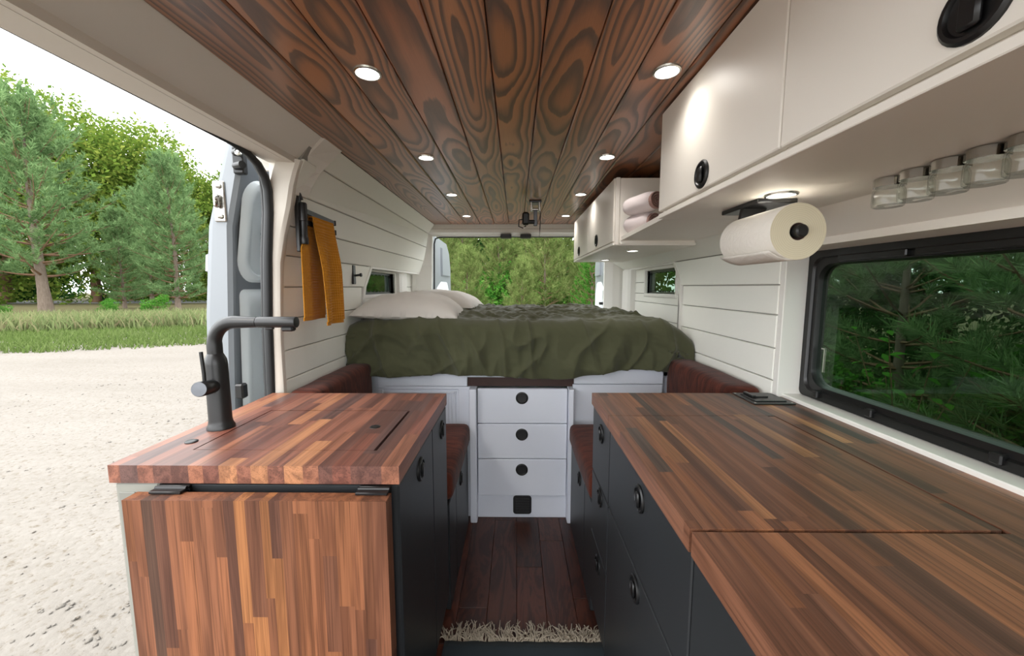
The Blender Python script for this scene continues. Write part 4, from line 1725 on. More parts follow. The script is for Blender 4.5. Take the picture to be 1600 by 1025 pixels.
# ------------------------------------------------------------------ tap
TX, TY = -.843, 1.055
TP = thing('kitchen_tap', (TX, TY, .91), 'matte black kitchen tap with a square swan neck beside the open door', 'tap')
m = MB()
m.lathe([(.034, .9105), (.034, .916), (.030, .924), (.028, .935), (.0275, 1.095), (.026, 1.108), (.020, 1.122), (.018, 1.126)], (TX, TY, 0), (0, 0, 1), 32)
m.build('body', M['matte_black'], TP, 40)
m = MB()
RB = .062
path = [(TX, TY, 1.11), (TX, TY, 1.213 - RB)]
for k in range(1, 10):
    a = math.pi / 2 * k / 9
    path.append((TX + RB * (1 - math.cos(a)), TY, 1.213 - RB + RB * math.sin(a)))
path.append((TX + .125, TY, 1.213))
m.tube(path, [.0185] * 2 + [.0175] * 9 + [.0145], 20)
m.build('neck', M['matte_black'], TP, 50)
m = MB()
m.lathe([(.0145, 0), (.0152, .002), (.0155, .105), (.0150, .108), (.012, .1085), (0, .1085)], (TX + .1265, TY, 1.213), (1, 0, 0), 24)
sp = m.build('spray_head', M['matte_black'], TP, 40)
m = MB()
m.box(TX + .195, TX + .228, TY - .011, TY + .011, 1.188, 1.202, .004)
m.box(TX + .148, TX + .17, TY - .006, TY + .006, 1.193, 1.200, .002)
m.build('nozzle', M['matte_black'], sp)
m = MB()
m.lathe([(.017, .015), (.0185, .025), (.0195, .04), (.0200, .041), (.0200, .082), (.0185, .084), (0, .084)], (TX, TY, 1.034), (.18, -1, 0.12), 28)
hd = m.build('handle', M['matte_black'], TP, 40)
m = MB()
m.lathe([(.0184, 0), (.0184, .0006), (0, .0008)], Vector((TX, TY, 1.034)) + Vector((.18, -1, .12)).normalized() * .084, (.18, -1, .12), 28)
m.build('handle_cap', M['gunmetal'], hd)
m = MB()
hx = Vector((TX, TY, 1.034)) + Vector((.18, -1, .12)).normalized() * .058
m.tube([hx, hx + Vector((0, 0, .04)), hx + Vector((-.003, 0, .098))], .0045, 12)
m.build('lever', M['matte_black'], hd, 40)
m = MB()
m.lathe([(.0145, 0), (.0145, .002), (.012, .0035), (.006, .0036), (.0, .0036)], (-.842, .952, .91), (0, 0, 1), 24)
o = m.build('push_button', M['black_plastic'], None, 40)
tag(o, 'small round black push button set in the walnut top in front of the tap', 'button')

# ------------------------------------------------------------------ pop-up socket on the long counter
PS = thing('popup_socket', (.885, 1.35, .91), 'flat black pop-up socket plate at the far end of the long countertop', 'socket')
bx('plate', M['black_plastic'], PS, .815, .957, 1.283, 1.422, .910, .9145, .002)
bx('lid', M['matte_black'], PS, .832, .940, 1.305, 1.40, .9145, .918, .002)
m = MB()
m.prism([(.845, 1.345, .918), (.90, 1.345, .918), (.90, 1.395, .918), (.845, 1.395, .918)], (.0, 0, .004))
m.box(.842, .856, 1.34, 1.40, .918, .926, .002)
m.build('flap', M['black_plastic'], PS)
for sx in (.822, .949):
    for sy in (1.292, 1.413):
        MB().lathe([(.004, 0), (.004, .001), (0, .0014)], (sx, sy, .9145), (0, 0, 1), 10).build('screw', M['steel'], PS)

# ------------------------------------------------------------------ towel rail with the mustard towel
TR = thing('towel_rail', (-.84, 1.50, 1.45), 'black swing arm towel rail on the shiplap next to the door pillar', 'rail')
MX = -.822
m = MB()
m.box(MX - .02, MX - .004, 1.488, 1.515, 1.445, 1.655, .003)
m.build('mount_plate', M['matte_black'], TR)
m = MB()
m.lathe([(.013, 1.475), (.014, 1.478), (.014, 1.50), (.012, 1.503), (.012, 1.56), (.0145, 1.562), (.0145, 1.625), (.012, 1.63), (0, 1.63)], (MX + .008, 1.500, 0), (0, 0, 1), 20)
m.build('pivot', M['black_plastic'], TR, 40)
m = MB()
m.tube([(MX - .004, 1.50, 1.64), (MX + .002, 1.497, 1.665), (MX + .006, 1.50, 1.64)], .005, 8)
m.build('hook_loop', M['matte_black'], TR, 40)
for za, zb, ye in ((1.602, 1.598, 1.775), (1.560, 1.556, 1.775)):
    m = MB()
    m.prism([(MX + .004, 1.505, za - .009), (MX + .012, 1.505, za - .009), (MX + .012, 1.505, za + .009), (MX + .004, 1.505, za + .009)], (-.012, ye - 1.505, zb - za))
    a = m.build('arm', M['gunmetal'], TR)
    bx('end_cap', M['black_plastic'], a, MX - .011, MX + .003, ye, ye + .008, zb - .0115, zb + .0115, .002)


def make_towel():
    NX, NS = 126, 440
    y0, y1 = 1.545, 1.715
    zt = 1.5775
    xc = MX + .003
    P = []
    Lf, Lb = .425, .40
    r = .014
    for i in range(NS):
        s = i / (NS - 1) * (Lf + Lb)
        row = []
        for j in range(NX):
            t = j / (NX - 1)
            y = y0 + (y1 - y0) * t
            if s < Lf:
                h = Lf - s
                d = min(1, (Lf - s) / .05)
                x = xc + r + .012 * math.sin(t * 7 + h * 2) * min(1, h / .15) + .010 * h / .4 * (1 - t) + .018 * min(1, h / .2)
                z = zt - h + r * 0
                yy = y - .012 * h * (t - .5) + .03 * h * .4
            else:
                h = s - Lf
                x = xc - r * .4 + .006 * math.sin(t * 6) * min(1, h / .1) - .004
                z = zt - h
                yy = y - .055 * min(1, h / .12) - .012 * h
            if abs(s - Lf) < .03:
                k = 1 - abs(s - Lf) / .03
                z += .010 * math.sin(k * math.pi / 2)
            # waffle relief
            cu, cv = (y - y0) / .0112, s / .0112
            w = max(abs(math.cos(cu * math.pi)), abs(math.cos(cv * math.pi))) ** 1.5
            hemzone = (s < .014 or s > Lf + Lb - .014)
            x += (0 if hemzone else .0052 * w) * (1 if s < Lf else .6)
            row.append((x, yy, z))
        P.append(row)
    m = MB()
    m.grid(P)
    o = m.build('hand_towel', M['mustard'])
    o.data.shade_smooth()
    md = o.modifiers.new('thick', 'SOLIDIFY')
    md.thickness = .004
    return o


tag(make_towel(), 'mustard yellow waffle towel hung over the black rail', 'towel')

WH = thing('wall_hook', (-.885, 2.10, 1.325), 'small black hook plate on the shiplap beside the bed recess', 'hook')
bx('plate', M['matte_black'], WH, wx(1.37) - .016, wx(1.37) - .004, 2.085, 2.118, 1.325, 1.428, .003)
m = MB()
m.lathe([(.006, 0), (.006, .03), (.010, .032), (.010, .04), (0, .042)], (wx(1.37) - .006, 2.102, 1.372), (1, 0, .1), 14)
m.build('peg', M['black_plastic'], WH, 40)

# ------------------------------------------------------------------ ceiling bracket and rear latches
CB = thing('ceiling_bracket', (.124, 2.56, 1.73), 'steel folding bracket with a black clamp and dangling strap on the ceiling', 'bracket')
bx('base_plate', M['gunmetal'], CB, .085, .165, 2.52, 2.60, 1.846, 1.860, .004)
m = MB()
for s in (-1, 1):
    m.box(.124 + s * .026 - .007, .124 + s * .026 + .007, 2.515, 2.545, 1.790, 1.850, .003)
m.tube([(.092, 2.53, 1.805), (.156, 2.53, 1.805)], .008, 12)
m.build('yoke', M['steel'], CB, 40)
m = MB()
m.box(.113, .137, 2.52, 2.535, 1.70, 1.80, .003)
m.build('arm', M['gunmetal'], CB)
m = MB()
m.box(.040, .085, 2.50, 2.54, 1.705, 1.785, .010)
m.lathe([(.012, 0), (.012, .04)], (.08, 2.52, 1.725), (1, 0, 0), 14)
m.tube([(.045, 2.51, 1.74), (.020, 2.51, 1.735), (.018, 2.51, 1.695), (.045, 2.51, 1.685), (.065, 2.51, 1.70)], .004, 8)
m.build('clamp', M['black_plastic'], CB, 40)
bx('clamp_tip', M['white_part'], CB, .047, .06, 2.498, 2.51, 1.680, 1.690, .002)
m = MB()
m.tube([(.156, 2.52, 1.80), (.157, 2.52, 1.76), (.155, 2.52, 1.70), (.150, 2.52, 1.62)], [.002, .006, .006, .002], 8, sx=.5)
m.build('strap', M['black_plastic'], CB, 50)
for x, lab in ((-.088, 'black rear door latch on the header, on the pillow side'), (.087, 'black rear door latch on the header, on the cupboard side')):
    t = thing('door_latch', (x, 3.49, 1.742), lab, 'latch', 'latches on the rear header')
    bx('housing', M['black_plastic'], t, x - .048, x + .048, 3.455, 3.535, 1.742, 1.774, .004)
    bx('catch', M['matte_black'], t, x - .040, x + .040, 3.448, 3.456, 1.747, 1.757, .002)

# ------------------------------------------------------------------ rug
RG = thing('rug', (.04, .78, 0), 'dark blue grey woven rug with a cream fringe in the aisle', 'rug')
m = MB()
rows = []
for i in range(40):
    y = .25 + (1.285 - .25) * i / 39
    rows.append([(-.262 + .602 * j / 24, y + .002 * math.sin(j * 1.7), .0055 + .0012 * mnoise.noise(Vector((j * .7, i * .9, 0)))) for j in range(25)])
m.grid(rows)
o = m.build('weave', M['rug_dark'], RG, 60)
md = o.modifiers.new('thick', 'SOLIDIFY')
md.thickness = .005
m = MB()
random.seed(31)
for k in range(210):
    x = -.258 + .594 * (k + random.random()) / 210
    z0 = .005
    L = random.uniform(.05, .10)
    a = random.uniform(-.7, .7)
    pts = [(x, 1.282, z0)]
    cx, cy, cz = x, 1.282, z0
    for q in range(4):
        a += random.uniform(-.55, .55)
        cx += math.sin(a) * L / 4
        cy += math.cos(a) * L / 4
        cz = .004 + random.uniform(.0, .012)
        pts.append((cx, cy, cz))
    m.tube(pts, [.0026, .0024, .0022, .002, .0014], 5)
m.build('fringe', M['fringe'], RG, kind='stuff')
m = MB()
for r_, yy in enumerate((1.238, 1.222, 1.19, 1.16)):
    for k in range(21 if r_ != 1 else 40):
        nn = 21 if r_ != 1 else 40
        x = -.245 + .568 * (k + .5) / nn
        w, h = (.0055, .010) if r_ != 1 else (.004, .006)
        m.prism([(x - w, yy, .0062), (x, yy - h, .0062), (x + w, yy, .0062), (x, yy + h, .0062)], (0, 0, .0018))
m.build('woven_diamonds', M['fringe'], RG, kind='stuff')

# ------------------------------------------------------------------ outside: ground
GZ = -.62
NXg, NYg = 150, 150
xs = -np.concatenate([np.linspace(0.9, 12, 110), np.linspace(12.4, 40, 40)])
ys = np.concatenate([np.linspace(-20, 8, 110), np.linspace(8.3, 17, 60)])
GXm, GYm = np.meshgrid(xs, ys)
Zg = np.empty_like(GXm)
for i in range(GXm.shape[0]):
    for j in range(GXm.shape[1]):
        x, y = GXm[i, j], GYm[i, j]
        v = Vector((x * .35, y * 1.1, 0))
        Zg[i, j] = GZ + .035 * mnoise.noise(v) + .014 * mnoise.noise(Vector((x * 1.1, y * 3.1, 4))) + .006 * mnoise.noise(Vector((x * 3, y * 8, 2)))
Vg = np.stack([GXm, GYm, Zg], -1).reshape(-1, 3)
r_, c_ = GXm.shape
idx = np.arange(r_ * c_).reshape(r_, c_)
Fg = np.stack([idx[:-1, :-1], idx[:-1, 1:], idx[1:, 1:], idx[1:, :-1]], -1).reshape(-1, 4)
gr = np_mesh('ground', Vg, Fg, M['gravel'])
gr.data.shade_smooth()
tag(gr, 'pale rutted gravel lot outside the sliding door', None, None, 'structure')
tag(MB().box(-140, 140, -40, 160, GZ - .3, GZ - .055).build('terrain', M['soil']), 'earth under the trees around the van', None, None, 'structure')
m = MB()
m.grid([[(-.95 + 2.6 * i / 26, -22 + 30.6 * j / 120, GZ - .012 + .022 * mnoise.noise(Vector((i * .31, j * .33, 6)))) for i in range(27)] for j in range(121)])
bounce_gravel = m.build('ground', M['gravel'], None, 80)  # unseen gravel strip, added to reflect light onto ceiling and walls
tag(bounce_gravel, 'unseen pale gravel added under and behind the van for bounce light', None, None, 'structure')
# scattered stones on the lot
def stones(n, seed):
    rg = np.random.default_rng(seed)
    base = np.array([(1, 0, 0), (-1, 0, 0), (0, 1, 0), (0, -1, 0), (0, 0, 1), (0, 0, -1)], float)
    F0 = np.array([(0, 2, 4), (2, 1, 4), (1, 3, 4), (3, 0, 4), (2, 0, 5), (1, 2, 5), (3, 1, 5), (0, 3, 5)])
    d = 1.5 + 10 * rg.random(n) ** 1.3
    a = rg.uniform(math.radians(120), math.radians(185), n)
    x, y = d * np.cos(a), d * np.sin(a)
    s = rg.uniform(.005, .014, n) * (1 + (rg.random(n) > .93) * .8)
    sc = rg.uniform(.6, 1.3, (n, 1, 3)) * s[:, None, None] * np.array([1, 1, .6])
    V = base[None] * sc
    z = np.array([GZ + .035 * mnoise.noise(Vector((px * .35, py * 1.1, 0))) + .022 * mnoise.noise(Vector((px * 1.1, py * 3.1, 4))) for px, py in zip(x, y)])
    V += np.stack([x, y, z], -1)[:, None]
    F = F0[None] + (np.arange(n) * 6)[:, None, None]
    return V.reshape(-1, 3), F.reshape(-1, 3)


keep = stones(5000, 4)
st = np_mesh('gravel_stones', keep[0], keep[1], M['gravel'])
tag(st, 'loose small stones scattered over the gravel lot', 'gravel', None, 'stuff')


def edge_y(x):  # where gravel gives way to grass
    return 11.0 + (x + 15) * .42


def blades(n, seed, ymin, ymax, hmin, hmax, w, wide=1.0):
    rg = np.random.default_rng(seed)
    x = rg.uniform(-40, -6, n)
    t = rg.random(n)
    e = 11.0 + (x + 15) * .42
    y = e + ymin + (ymax - ymin) * t + rg.normal(0, .18, n)
    h = rg.uniform(hmin, hmax, n)
    a = rg.uniform(0, 6.28, n)
    lean = rg.normal(0, .35, (n, 2)) * h[:, None]
    b = np.stack([x, y, np.full(n, GZ - .06)], -1)
    du = np.stack([np.cos(a), np.sin(a), np.zeros(n)], -1) * (w * rg.uniform(.6, 1.4, n))[:, None]
    tip = b + np.stack([lean[:, 0], lean[:, 1], h], -1)
    mid = b + np.stack([lean[:, 0] * .35, lean[:, 1] * .35, h * .55], -1)
    V = np.stack([b - du, b + du, mid + du * .8, mid - du * .8, tip], 1)
    k = np.arange(n)[:, None] * 5
    F = np.concatenate([k + np.array([[0, 1, 2]]), k + np.array([[0, 2, 3]]), k + np.array([[3, 2, 4]])])
    return V.reshape(-1, 3), F


tag(np_mesh('grass', *blades(60000, 2, -.1, 8, .10, .30, .020), M['grass']), 'bright green grass strip between the gravel and the weeds', 'grass', None, 'stuff')
tag(np_mesh('weeds', *blades(30000, 3, 7.2, 13.5, .3, .9, .035), M['weeds']), 'tall dull weeds at the foot of the pines', 'weeds', None, 'stuff')
mb = MB()
mb.prism([(-80, 44, GZ - .04), (10, 52, GZ - .04), (10, 60, GZ - .04), (-80, 52, GZ - .04)], (0, 0, .03))
tag(mb.build('road', M['road']), 'pale strip of road behind the pines', None, None, 'structure')


# ------------------------------------------------------------------ trees
def needles(P, D, S, n, ln, w, rg, cone=(.35, 1.0), ups=.25):
    """P tuft base, D direction, S stem length; n needles each"""
    T = len(P)
    P = np.repeat(P, n, 0)
    D = np.repeat(D, n, 0)
    t = rg.random((T * n, 1))
    S = np.repeat(S, n)[:, None]
    r = rg.normal(0, 1, (T * n, 3))
    r -= D * (r * D).sum(1, keepdims=True)
    r /= np.linalg.norm(r, axis=1, keepdims=True) + 1e-9
    c = rg.uniform(cone[0], cone[1], (T * n, 1))
    d = D * (1 - c * .55) + r * c
    d[:, 2] += ups * .3
    d /= np.linalg.norm(d, axis=1, keepdims=True)
    b = P + D * S * t
    L = ln * rg.uniform(.7, 1.2, (T * n, 1))
    s = np.cross(d, rg.normal(0, 1, (T * n, 3)))
    s /= np.linalg.norm(s, axis=1, keepdims=True) + 1e-9
    V = np.stack([b - s * w, b + s * w, b + d * L], 1)
    F = np.arange(T * n * 3).reshape(-1, 3)
    return V.reshape(-1, 3), F


PROTO = {}


def pine(name, seed, H, crown0, spread, whorl, tuft_len, n_needle, nl, nw, mat, tips=12, spire=False, bare=.3, trunk_r=None):
    rg = np.random.default_rng(seed)
    rr = random.Random(seed)
    root = thing(name, (0, 0, 0), '', 'tree')
    tb, bb = MB(), MB()
    tr = trunk_r or H * .016
    tp = [(0.04 * H * .1 * math.sin(k * .9 + seed), .04 * H * .1 * math.cos(k * 1.3 + seed), H * k / 8) for k in range(9)]
    tb.tube(tp, [tr * (1 - .9 * k / 8) * (1.25 if k == 0 else 1) for k in range(9)], 9)

    def trunk_at(z):
        k = min(7.999, z / H * 8)
        i = int(k)
        a, b = Vector(tp[i]), Vector(tp[i + 1])
        return a + (b - a) * (k - i)
    TP_, TD, TS = [], [], []
    z = crown0
    while z < H * .97:
        t = (z - crown0) / (H - crown0)
        nb = rr.randint(4, 6) if not spire else rr.randint(5, 7)
        a0 = rr.uniform(0, 6.28)
        for k in range(nb):
            a = a0 + k * 2 * math.pi / nb + rr.uniform(-.35, .35)
            if spire:
                L = spread * (1 - t) * rr.uniform(.8, 1.1) + .12
                el = .10 + .35 * t
            else:
                L = spread * (math.sqrt(max(0, 1 - t)) * .95 * (.55 + .45 * min(1, t * 3)) + .05) * rr.uniform(.6, 1.12)
                el = -.05 + .9 * t ** 1.5 + rr.uniform(-.12, .2)
            p = trunk_at(z + rr.uniform(-.1, .1) * whorl)
            pts = [p]
            q = 5
            e = el
            for s in range(q):
                e += .10
                d = Vector((math.cos(a) * math.cos(e), math.sin(a) * math.cos(e), math.sin(e)))
                pts.append(pts[-1] + d * L / q)
                a += rr.uniform(-.12, .12)
            bb.tube(pts, [max(.006 * H / 7, tr * .28 * (1 - t) * (1 - s / q) + .004) for s in range(q + 1)], 4, False)
            nt = max(3, int(tips * L / spread + 2))
            for s in range(nt):
                f = bare + (1 - bare) * (s + rr.random()) / nt
                f = min(.999, f)
                i = int(f * q)
                base = pts[i] + (pts[i + 1] - pts[i]) * (f * q - i)
                d = (pts[i + 1] - pts[i]).normalized()
                side = d.cross(Vector((0, 0, 1))).normalized()
                off = rr.uniform(-1, 1) * L * .24 * (1.15 - f) * 1.6
                hgt = rr.uniform(-.03, .09) * L
                tip = base + side * off + Vector((0, 0, hgt))
                dd = (d * .7 + side * (off / (L * .3 + .01)) * .7 + Vector((0, 0, .45 + rr.uniform(-.2, .3)))).normalized()
                TP_.append(tip)
                TD.append(dd)
                TS.append(tuft_len * rr.uniform(.7, 1.2))
        z += whorl * (1 - .35 * t) * rr.uniform(.85, 1.15)
    for k in range(4):
        TP_.append(trunk_at(H * (.90 + .03 * k)))
        TD.append(Vector((rr.uniform(-.3, .3), rr.uniform(-.3, .3), 1)).normalized())
        TS.append(tuft_len * 1.5)
    t_o = tb.build('trunk', M['bark'], root, 60, origin=(0, 0, 0))
    b_o = bb.build('branches', M['bark_red'], root, origin=(0, 0, 0), kind='stuff')
    V, F = needles(np.array([tuple(p) for p in TP_]), np.array([tuple(p) for p in TD]), np.array(TS), n_needle, nl, nw, rg)
    n_o = np_mesh('needles', V, F, mat, root)
    n_o['kind'] = 'stuff'
    PROTO[name] = (root, False)
    return root


def leaf_cloud(rg, blobs, n, size, squash=.8):
    V, c = [], []
    per = n // len(blobs)
    for (bx_, by_, bz_, r) in blobs:
        d = rg.normal(0, 1, (per, 3))
        d /= np.linalg.norm(d, axis=1, keepdims=True)
        rad = r * rg.uniform(.55, 1.05, (per, 1)) ** .6
        wob = 1 + .22 * np.sin(d[:, :1] * 7 + bx_) * np.cos(d[:, 1:2] * 6 + by_)
        V.append(np.array([bx_, by_, bz_]) + d * rad * wob * np.array([1, 1, squash]))
    P = np.concatenate(V)
    m_ = len(P)
    a = rg.normal(0, 1, (m_, 3))
    a /= np.linalg.norm(a, axis=1, keepdims=True)
    b = np.cross(a, rg.normal(0, 1, (m_, 3)))
    b /= np.linalg.norm(b, axis=1, keepdims=True)
    s = size * rg.uniform(.6, 1.3, (m_, 1))
    Q = np.stack([P - a * s, P + b * s * .55, P + a * s, P - b * s * .55], 1)
    F = np.arange(m_ * 4).reshape(-1, 4)
    return Q.reshape(-1, 3), F


def broadleaf(name, seed, H, R, n, size, mat, nblob=16, low=.25, cat='tree', trunk=True):
    rg = np.random.default_rng(seed)
    rr = random.Random(seed)
    root = thing(name, (0, 0, 0), '', cat)
    blobs = []
    for k in range(nblob):
        a = rr.uniform(0, 6.28)
        q = rr.random() ** .5 * R * .75
        zz = H * (low + (1 - low) * rr.random() * .85)
        lim = math.sqrt(max(.15, 1 - ((zz / H - low) / (1 - low)) ** 2))
        blobs.append((math.cos(a) * q * lim, math.sin(a) * q * lim, zz, R * rr.uniform(.32, .5)))
    m = MB()
    m.tube([(0, 0, 0), (.05 * R, 0, H * .3), (0, .05 * R, H * .75)], [H * .02, H * .016, H * .005], 8)
    for b in blobs[:8]:
        m.tube([(0, 0, H * .3), (b[0] * .5, b[1] * .5, (H * .3 + b[2]) / 2), b[:3]], [H * .009, H * .006, H * .002], 5)
    m.build('trunk' if cat == 'tree' else 'stems', M['bark_red'], root, 60, origin=(0, 0, 0))
    o = np_mesh('leaves', *leaf_cloud(rg, blobs, n, size), mat, root)
    o['kind'] = 'stuff'
    PROTO[name] = (root, False)
    return root


def place(name, loc, s, rz, label, group=None, key=None):
    root, used = PROTO[key or name]
    if not used:
        o = root
        PROTO[key or name] = (root, True)
        o.location = loc
        WLOC[o.name] = Vector(loc)
    else:
        o = copy_tree(root, loc)
        o.name = name
    o.scale = (s, s, s)
    o.rotation_euler = (0, 0, rz)
    o['label'] = label
    if group:
        o['group'] = group
    return o


pine('pine_tree', 1, 7.0, 1.35, 2.9, .36, .30, 26, .20, .013, M['needles'], 24, False, .2, .17)
place('pine_tree', (-36.0, 29.0, GZ - .1), 2.15, .4, 'tall pine with a thick grey trunk above the grass at the left edge', 'roadside pines')
pine('young_pine', 5, 7.0, .6, 2.4, .34, .28, 26, .20, .013, M['needles'], 20, False, .2)
place('young_pine', (-29.2, 33.0, GZ - .1), 1.78, 1.2, 'broad pine with a pointed top closest to the open sliding door', 'roadside pines')
place('young_pine', (-40.0, 42, GZ - .1), 1.75, 2.4, 'shorter pine standing back between the two big roadside pines', 'roadside pines')
place('young_pine', (-29.0, 44.0, GZ - .1), 1.6, 3.9, 'pine half hidden behind the edge of the sliding door', 'roadside pines')
place('young_pine', (-36.5, 35.5, GZ - .1), 1.25, 5.9, 'low pine in front of the yellow green trees, right of the thick trunk', 'roadside pines')
place('pine_tree', (-58.0, 40.0, GZ - .1), 2.0, 5.0, 'pine outside the left picture edge beside the tall one', 'roadside pines')

broadleaf('leafy_tree', 3, 16, 8.0, 30000, .17, M['leaf_yellow'], 24, .08)
for k, (x, y, s, l) in enumerate(((-63, 47, 1.72, 'tall bright leafy tree behind the pine at the left edge'),
                                  (-54, 49, 1.55, 'yellow green leafy tree rising between the roadside pines'),
                                  (-46, 50, 1.34, 'yellow green leafy tree behind the pointed pine'),
                                  (-39, 52, 1.08, 'lower leafy tree next to the sliding door edge'),
                                  (-80, 44, 1.7, 'leafy tree beyond the left picture edge'))):
    place('leafy_tree', (x, y, GZ - .1), s, k * 1.7, l, 'leafy trees across the road')
broadleaf('bushy_tree', 9, 7, 4.5, 12000, .20, M['leaf_dark'], 18, .03)
for k, (x, y, s, l) in enumerate(((-60, 62, 1.3, 'dark low bushy tree under the pine at the left edge'),
                                  (-50, 64, 1.25, 'dark bushy tree across the road in the middle gap'),
                                  (-40, 65, 1.2, 'dark bushy tree behind the trunk of the pointed pine'),
                                  (-75, 60, 1.4, 'dark bushy tree across the road beyond the left picture edge'),
                                  (-31, 66, 1.2, 'dark bushy tree behind the sliding door'))):
    place('bushy_tree', (x, y, GZ), s, k * 2.1, l, 'dark bushy trees across the road')

# behind the rear doors
pine('warm_pine', 12, 7.0, .35, 2.5, .36, .32, 30, .24, .011, M['needles_warm'], 15)
rear = [(.85, 11.2, .62, .2, 'pine with a bare pinkish trunk right of centre behind the van'),
        (-1.3, 10.4, .42, 1.1, 'low bushy pine left of centre just behind the rear doors'),
        (.15, 9.6, .36, 2.0, 'small bright pine in the middle just above the duvet'),
        (2.3, 11.6, .60, 2.9, 'pine behind the small slot window side of the rear opening'),
        (-2.5, 12.4, .62, 3.6, 'tall pine partly behind the opened left rear door'),
        (-.6, 13.2, .68, 4.2, 'taller pine further back in the middle of the rear view'),
        (1.6, 14.2, .72, 5.3, 'tall pine at the back under the ceiling bracket'),
        (3.7, 13.6, .72, .9, 'tall pine at the back behind the overhead cupboard'),
        (-4.4, 14.5, .72, 1.6, 'tall pine at the back behind the left shiplap wall'),
        (-2.2, 16.0, .78, 2.5, 'farthest pine on the pillow side of the rear view'),
        (.4, 16.6, .80, 3.3, 'farthest pine in the middle of the rear view')]
for x, y, s, rz, l in rear:
    place('warm_pine', (x, y, GZ), s * (.88 if y > 11 else .95), rz, l, 'pines behind the van')
pine('young_spruce', 17, 3.2, .15, 1.0, .17, .10, 26, .055, .006, M['leaf_green'], 14, True, .1)
place('young_spruce', (1.75, 8.9, GZ), .92, 0, 'bright green young spruce at the lower right of the rear opening')
broadleaf('leafy_shrub', 23, 2.2, 1.25, 3600, .055, M['leaf_green'], 12, .1, 'shrub')
rsh = [(-2.1, 9.6, .85, 'leafy shrub below the opened left rear door'), (-.9, 12.6, 1.35, 'leafy shrub between the pines left of the middle'),
       (.6, 13.2, 1.1, 'leafy shrub behind the small bright pine'), (1.7, 12.8, 1.1, 'leafy shrub behind the young spruce')]
for k, (x, y, s, l) in enumerate(rsh):
    place('leafy_shrub', (x, y, GZ), s, k * 1.3, l, 'leafy shrubs behind the van')
for k, (x, y, s, l) in enumerate(((-5, 19, .85, 'dark tree closing the rear view behind the pillows'), (-.5, 20, .9, 'dark tree closing the rear view in the middle'), (4.5, 19, .9, 'dark tree closing the rear view behind the overhead cupboard'))):
    place('bushy_tree', (x, y, GZ), s, k * 1.9 + .5, l, 'dark trees closing the rear view')

for k, (x, y, s, l) in enumerate(((-25.0, 26.5, .75, 'pale weedy shrub at the grass edge near the sliding door'), (-29.5, 27.5, .6, 'pale weedy shrub at the foot of the pointed pine'), (-33.5, 24.5, .55, 'weedy shrub in the tall weeds right of the thick trunk'))):
    place('leafy_shrub', (x, y, GZ - .1), s, .7 + k * 1.9, l, 'shrubs in the roadside weeds')
# outside the large window
pine('long_needle_pine', 28, 3.6, .45, 1.6, .28, .10, 40, .19, .0034, M['needles'], 13)
side = [(3.7, 2.3, 1.0, .3, 'soft pine with long needles filling the top of the large window'),
        (4.2, 4.2, 1.05, 1.9, 'pine behind the far part of the large window near the column'),
        (4.0, .9, 1.05, 3.1, 'pine nearest the picture edge outside the large window')]
for x, y, s, rz, l in side:
    place('long_needle_pine', (x, y, GZ), s, rz, l, 'pines outside the large window')
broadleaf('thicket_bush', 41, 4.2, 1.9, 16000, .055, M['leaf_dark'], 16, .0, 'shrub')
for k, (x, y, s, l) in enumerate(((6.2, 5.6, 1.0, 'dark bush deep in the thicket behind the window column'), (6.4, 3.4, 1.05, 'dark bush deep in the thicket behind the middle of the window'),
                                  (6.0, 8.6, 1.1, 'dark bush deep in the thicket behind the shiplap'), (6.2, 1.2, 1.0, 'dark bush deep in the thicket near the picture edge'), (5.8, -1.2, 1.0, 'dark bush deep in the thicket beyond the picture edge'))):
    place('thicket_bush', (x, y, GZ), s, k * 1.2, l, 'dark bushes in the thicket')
for k, (x, y, s, l) in enumerate(((3.2, 3.7, .62, 'leafy shrub seen low in the far corner of the large window'), (4.6, 3.0, .7, 'shaded shrub behind the middle of the large window'), (4.6, 1.5, .62, 'shaded shrub under the pine at the picture edge'))):
    place('leafy_shrub', (x, y, GZ), s, 2 + k * 1.3, l, 'shrubs outside the large window')
_rg = np.random.default_rng(77)
_n = 14000
_P = np.stack([_rg.uniform(1.9, 7, _n), _rg.uniform(-1.5, 9, _n), GZ + .02 + .42 * _rg.random(_n) ** 1.6], -1)
_a = _rg.normal(0, 1, (_n, 3)) * [1, 1, .5]
_a /= np.linalg.norm(_a, axis=1, keepdims=True)
_b = np.cross(_a, _rg.normal(0, .4, (_n, 3)) + [0, 0, 1])
_b /= np.linalg.norm(_b, axis=1, keepdims=True)
_s = _rg.uniform(.025, .06, (_n, 1))
_V = np.stack([_P - _a * _s, _P + _b * _s * .6, _P + _a * _s, _P - _b * _s * .6], 1).reshape(-1, 3)
tag(np_mesh('undergrowth', _V, np.arange(_n * 4).reshape(-1, 4), M['leaf_green']), 'low leafy undergrowth on the ground outside the large window', 'undergrowth', None, 'stuff')

# two leafy plants close to the glass whose single leaves can be picked out
LEAF_ME = None


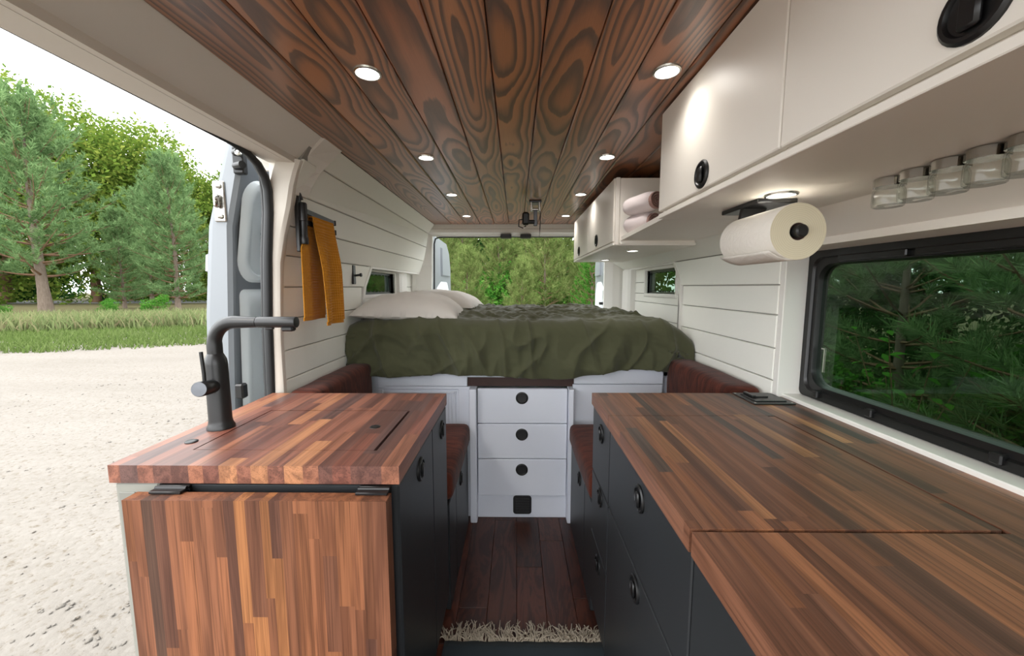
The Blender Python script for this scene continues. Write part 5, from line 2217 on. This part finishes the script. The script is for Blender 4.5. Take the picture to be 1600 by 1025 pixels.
def big_leaf_plant(label, loc, height, n, size, seed, spread):
    global LEAF_ME
    rr = random.Random(seed)
    root = thing('broad_leaf_plant', loc, label, 'plant', 'broad leaved plants by the glass')
    if LEAF_ME is None:
        m = MB()
        st = [(-.02, 0, 0), (.10, .20, .01), (.16, .45, .02), (.10, .75, .0), (0, 1.0, -.06)]
        vs, fs = [], []
        for (w, l, zz) in st:
            vs += [(-abs(w), l, zz + abs(w) * .35), (0, l, zz), (abs(w), l, zz + abs(w) * .35)]
        for i in range(4):
            for j in range(2):
                fs.append((i * 3 + j, i * 3 + j + 1, (i + 1) * 3 + j + 1, (i + 1) * 3 + j))
        LEAF_ME = bpy.data.meshes.new('leaf')
        LEAF_ME.from_pydata(vs, [], fs)
        LEAF_ME.materials.append(M['leaf_green'])
        LEAF_ME.shade_smooth()
    m = MB()
    L = Vector(loc)
    pos = []
    for s in range(max(4, n // 9)):
        a = rr.uniform(0, 6.28)
        sp = spread * rr.uniform(.3, 1)
        top = L + Vector((math.cos(a) * sp, math.sin(a) * sp, height * rr.uniform(.6, 1.05)))
        mid = L + (top - L) * .5 + Vector((0, 0, height * .12))
        m.tube([L, mid, top], [.006, .004, .002], 5)
        for k in range(9):
            f = .35 + .65 * k / 8
            p = L + (mid - L) * (f * 2) if f < .5 else mid + (top - mid) * (f * 2 - 1)
            pos.append((p, a + k * 2.4 + rr.uniform(-.4, .4)))
    m.build('stems', M['bark_red'], root)
    for p, a in pos[:n]:
        o = bpy.data.objects.new('leaf', LEAF_ME)
        link(o, p, root)
        s = size * rr.uniform(.7, 1.25)
        o.scale = (s * 1.6, s, s)
        o.rotation_euler = (rr.uniform(-.7, .5), rr.uniform(-.4, .4), a)


big_leaf_plant('leafy sapling with bright leaves in the left half of the large window', (3.05, 2.95, GZ), 1.60, 72, .115, 3, .50)
big_leaf_plant('bright leafy plant at the lower edge of the large window by the picture edge', (2.75, 1.75, GZ), .98, 90, .10, 5, .55)
big_leaf_plant('leafy plant low down in the middle of the large window', (3.0, 2.3, GZ), .80, 60, .095, 8, .45)
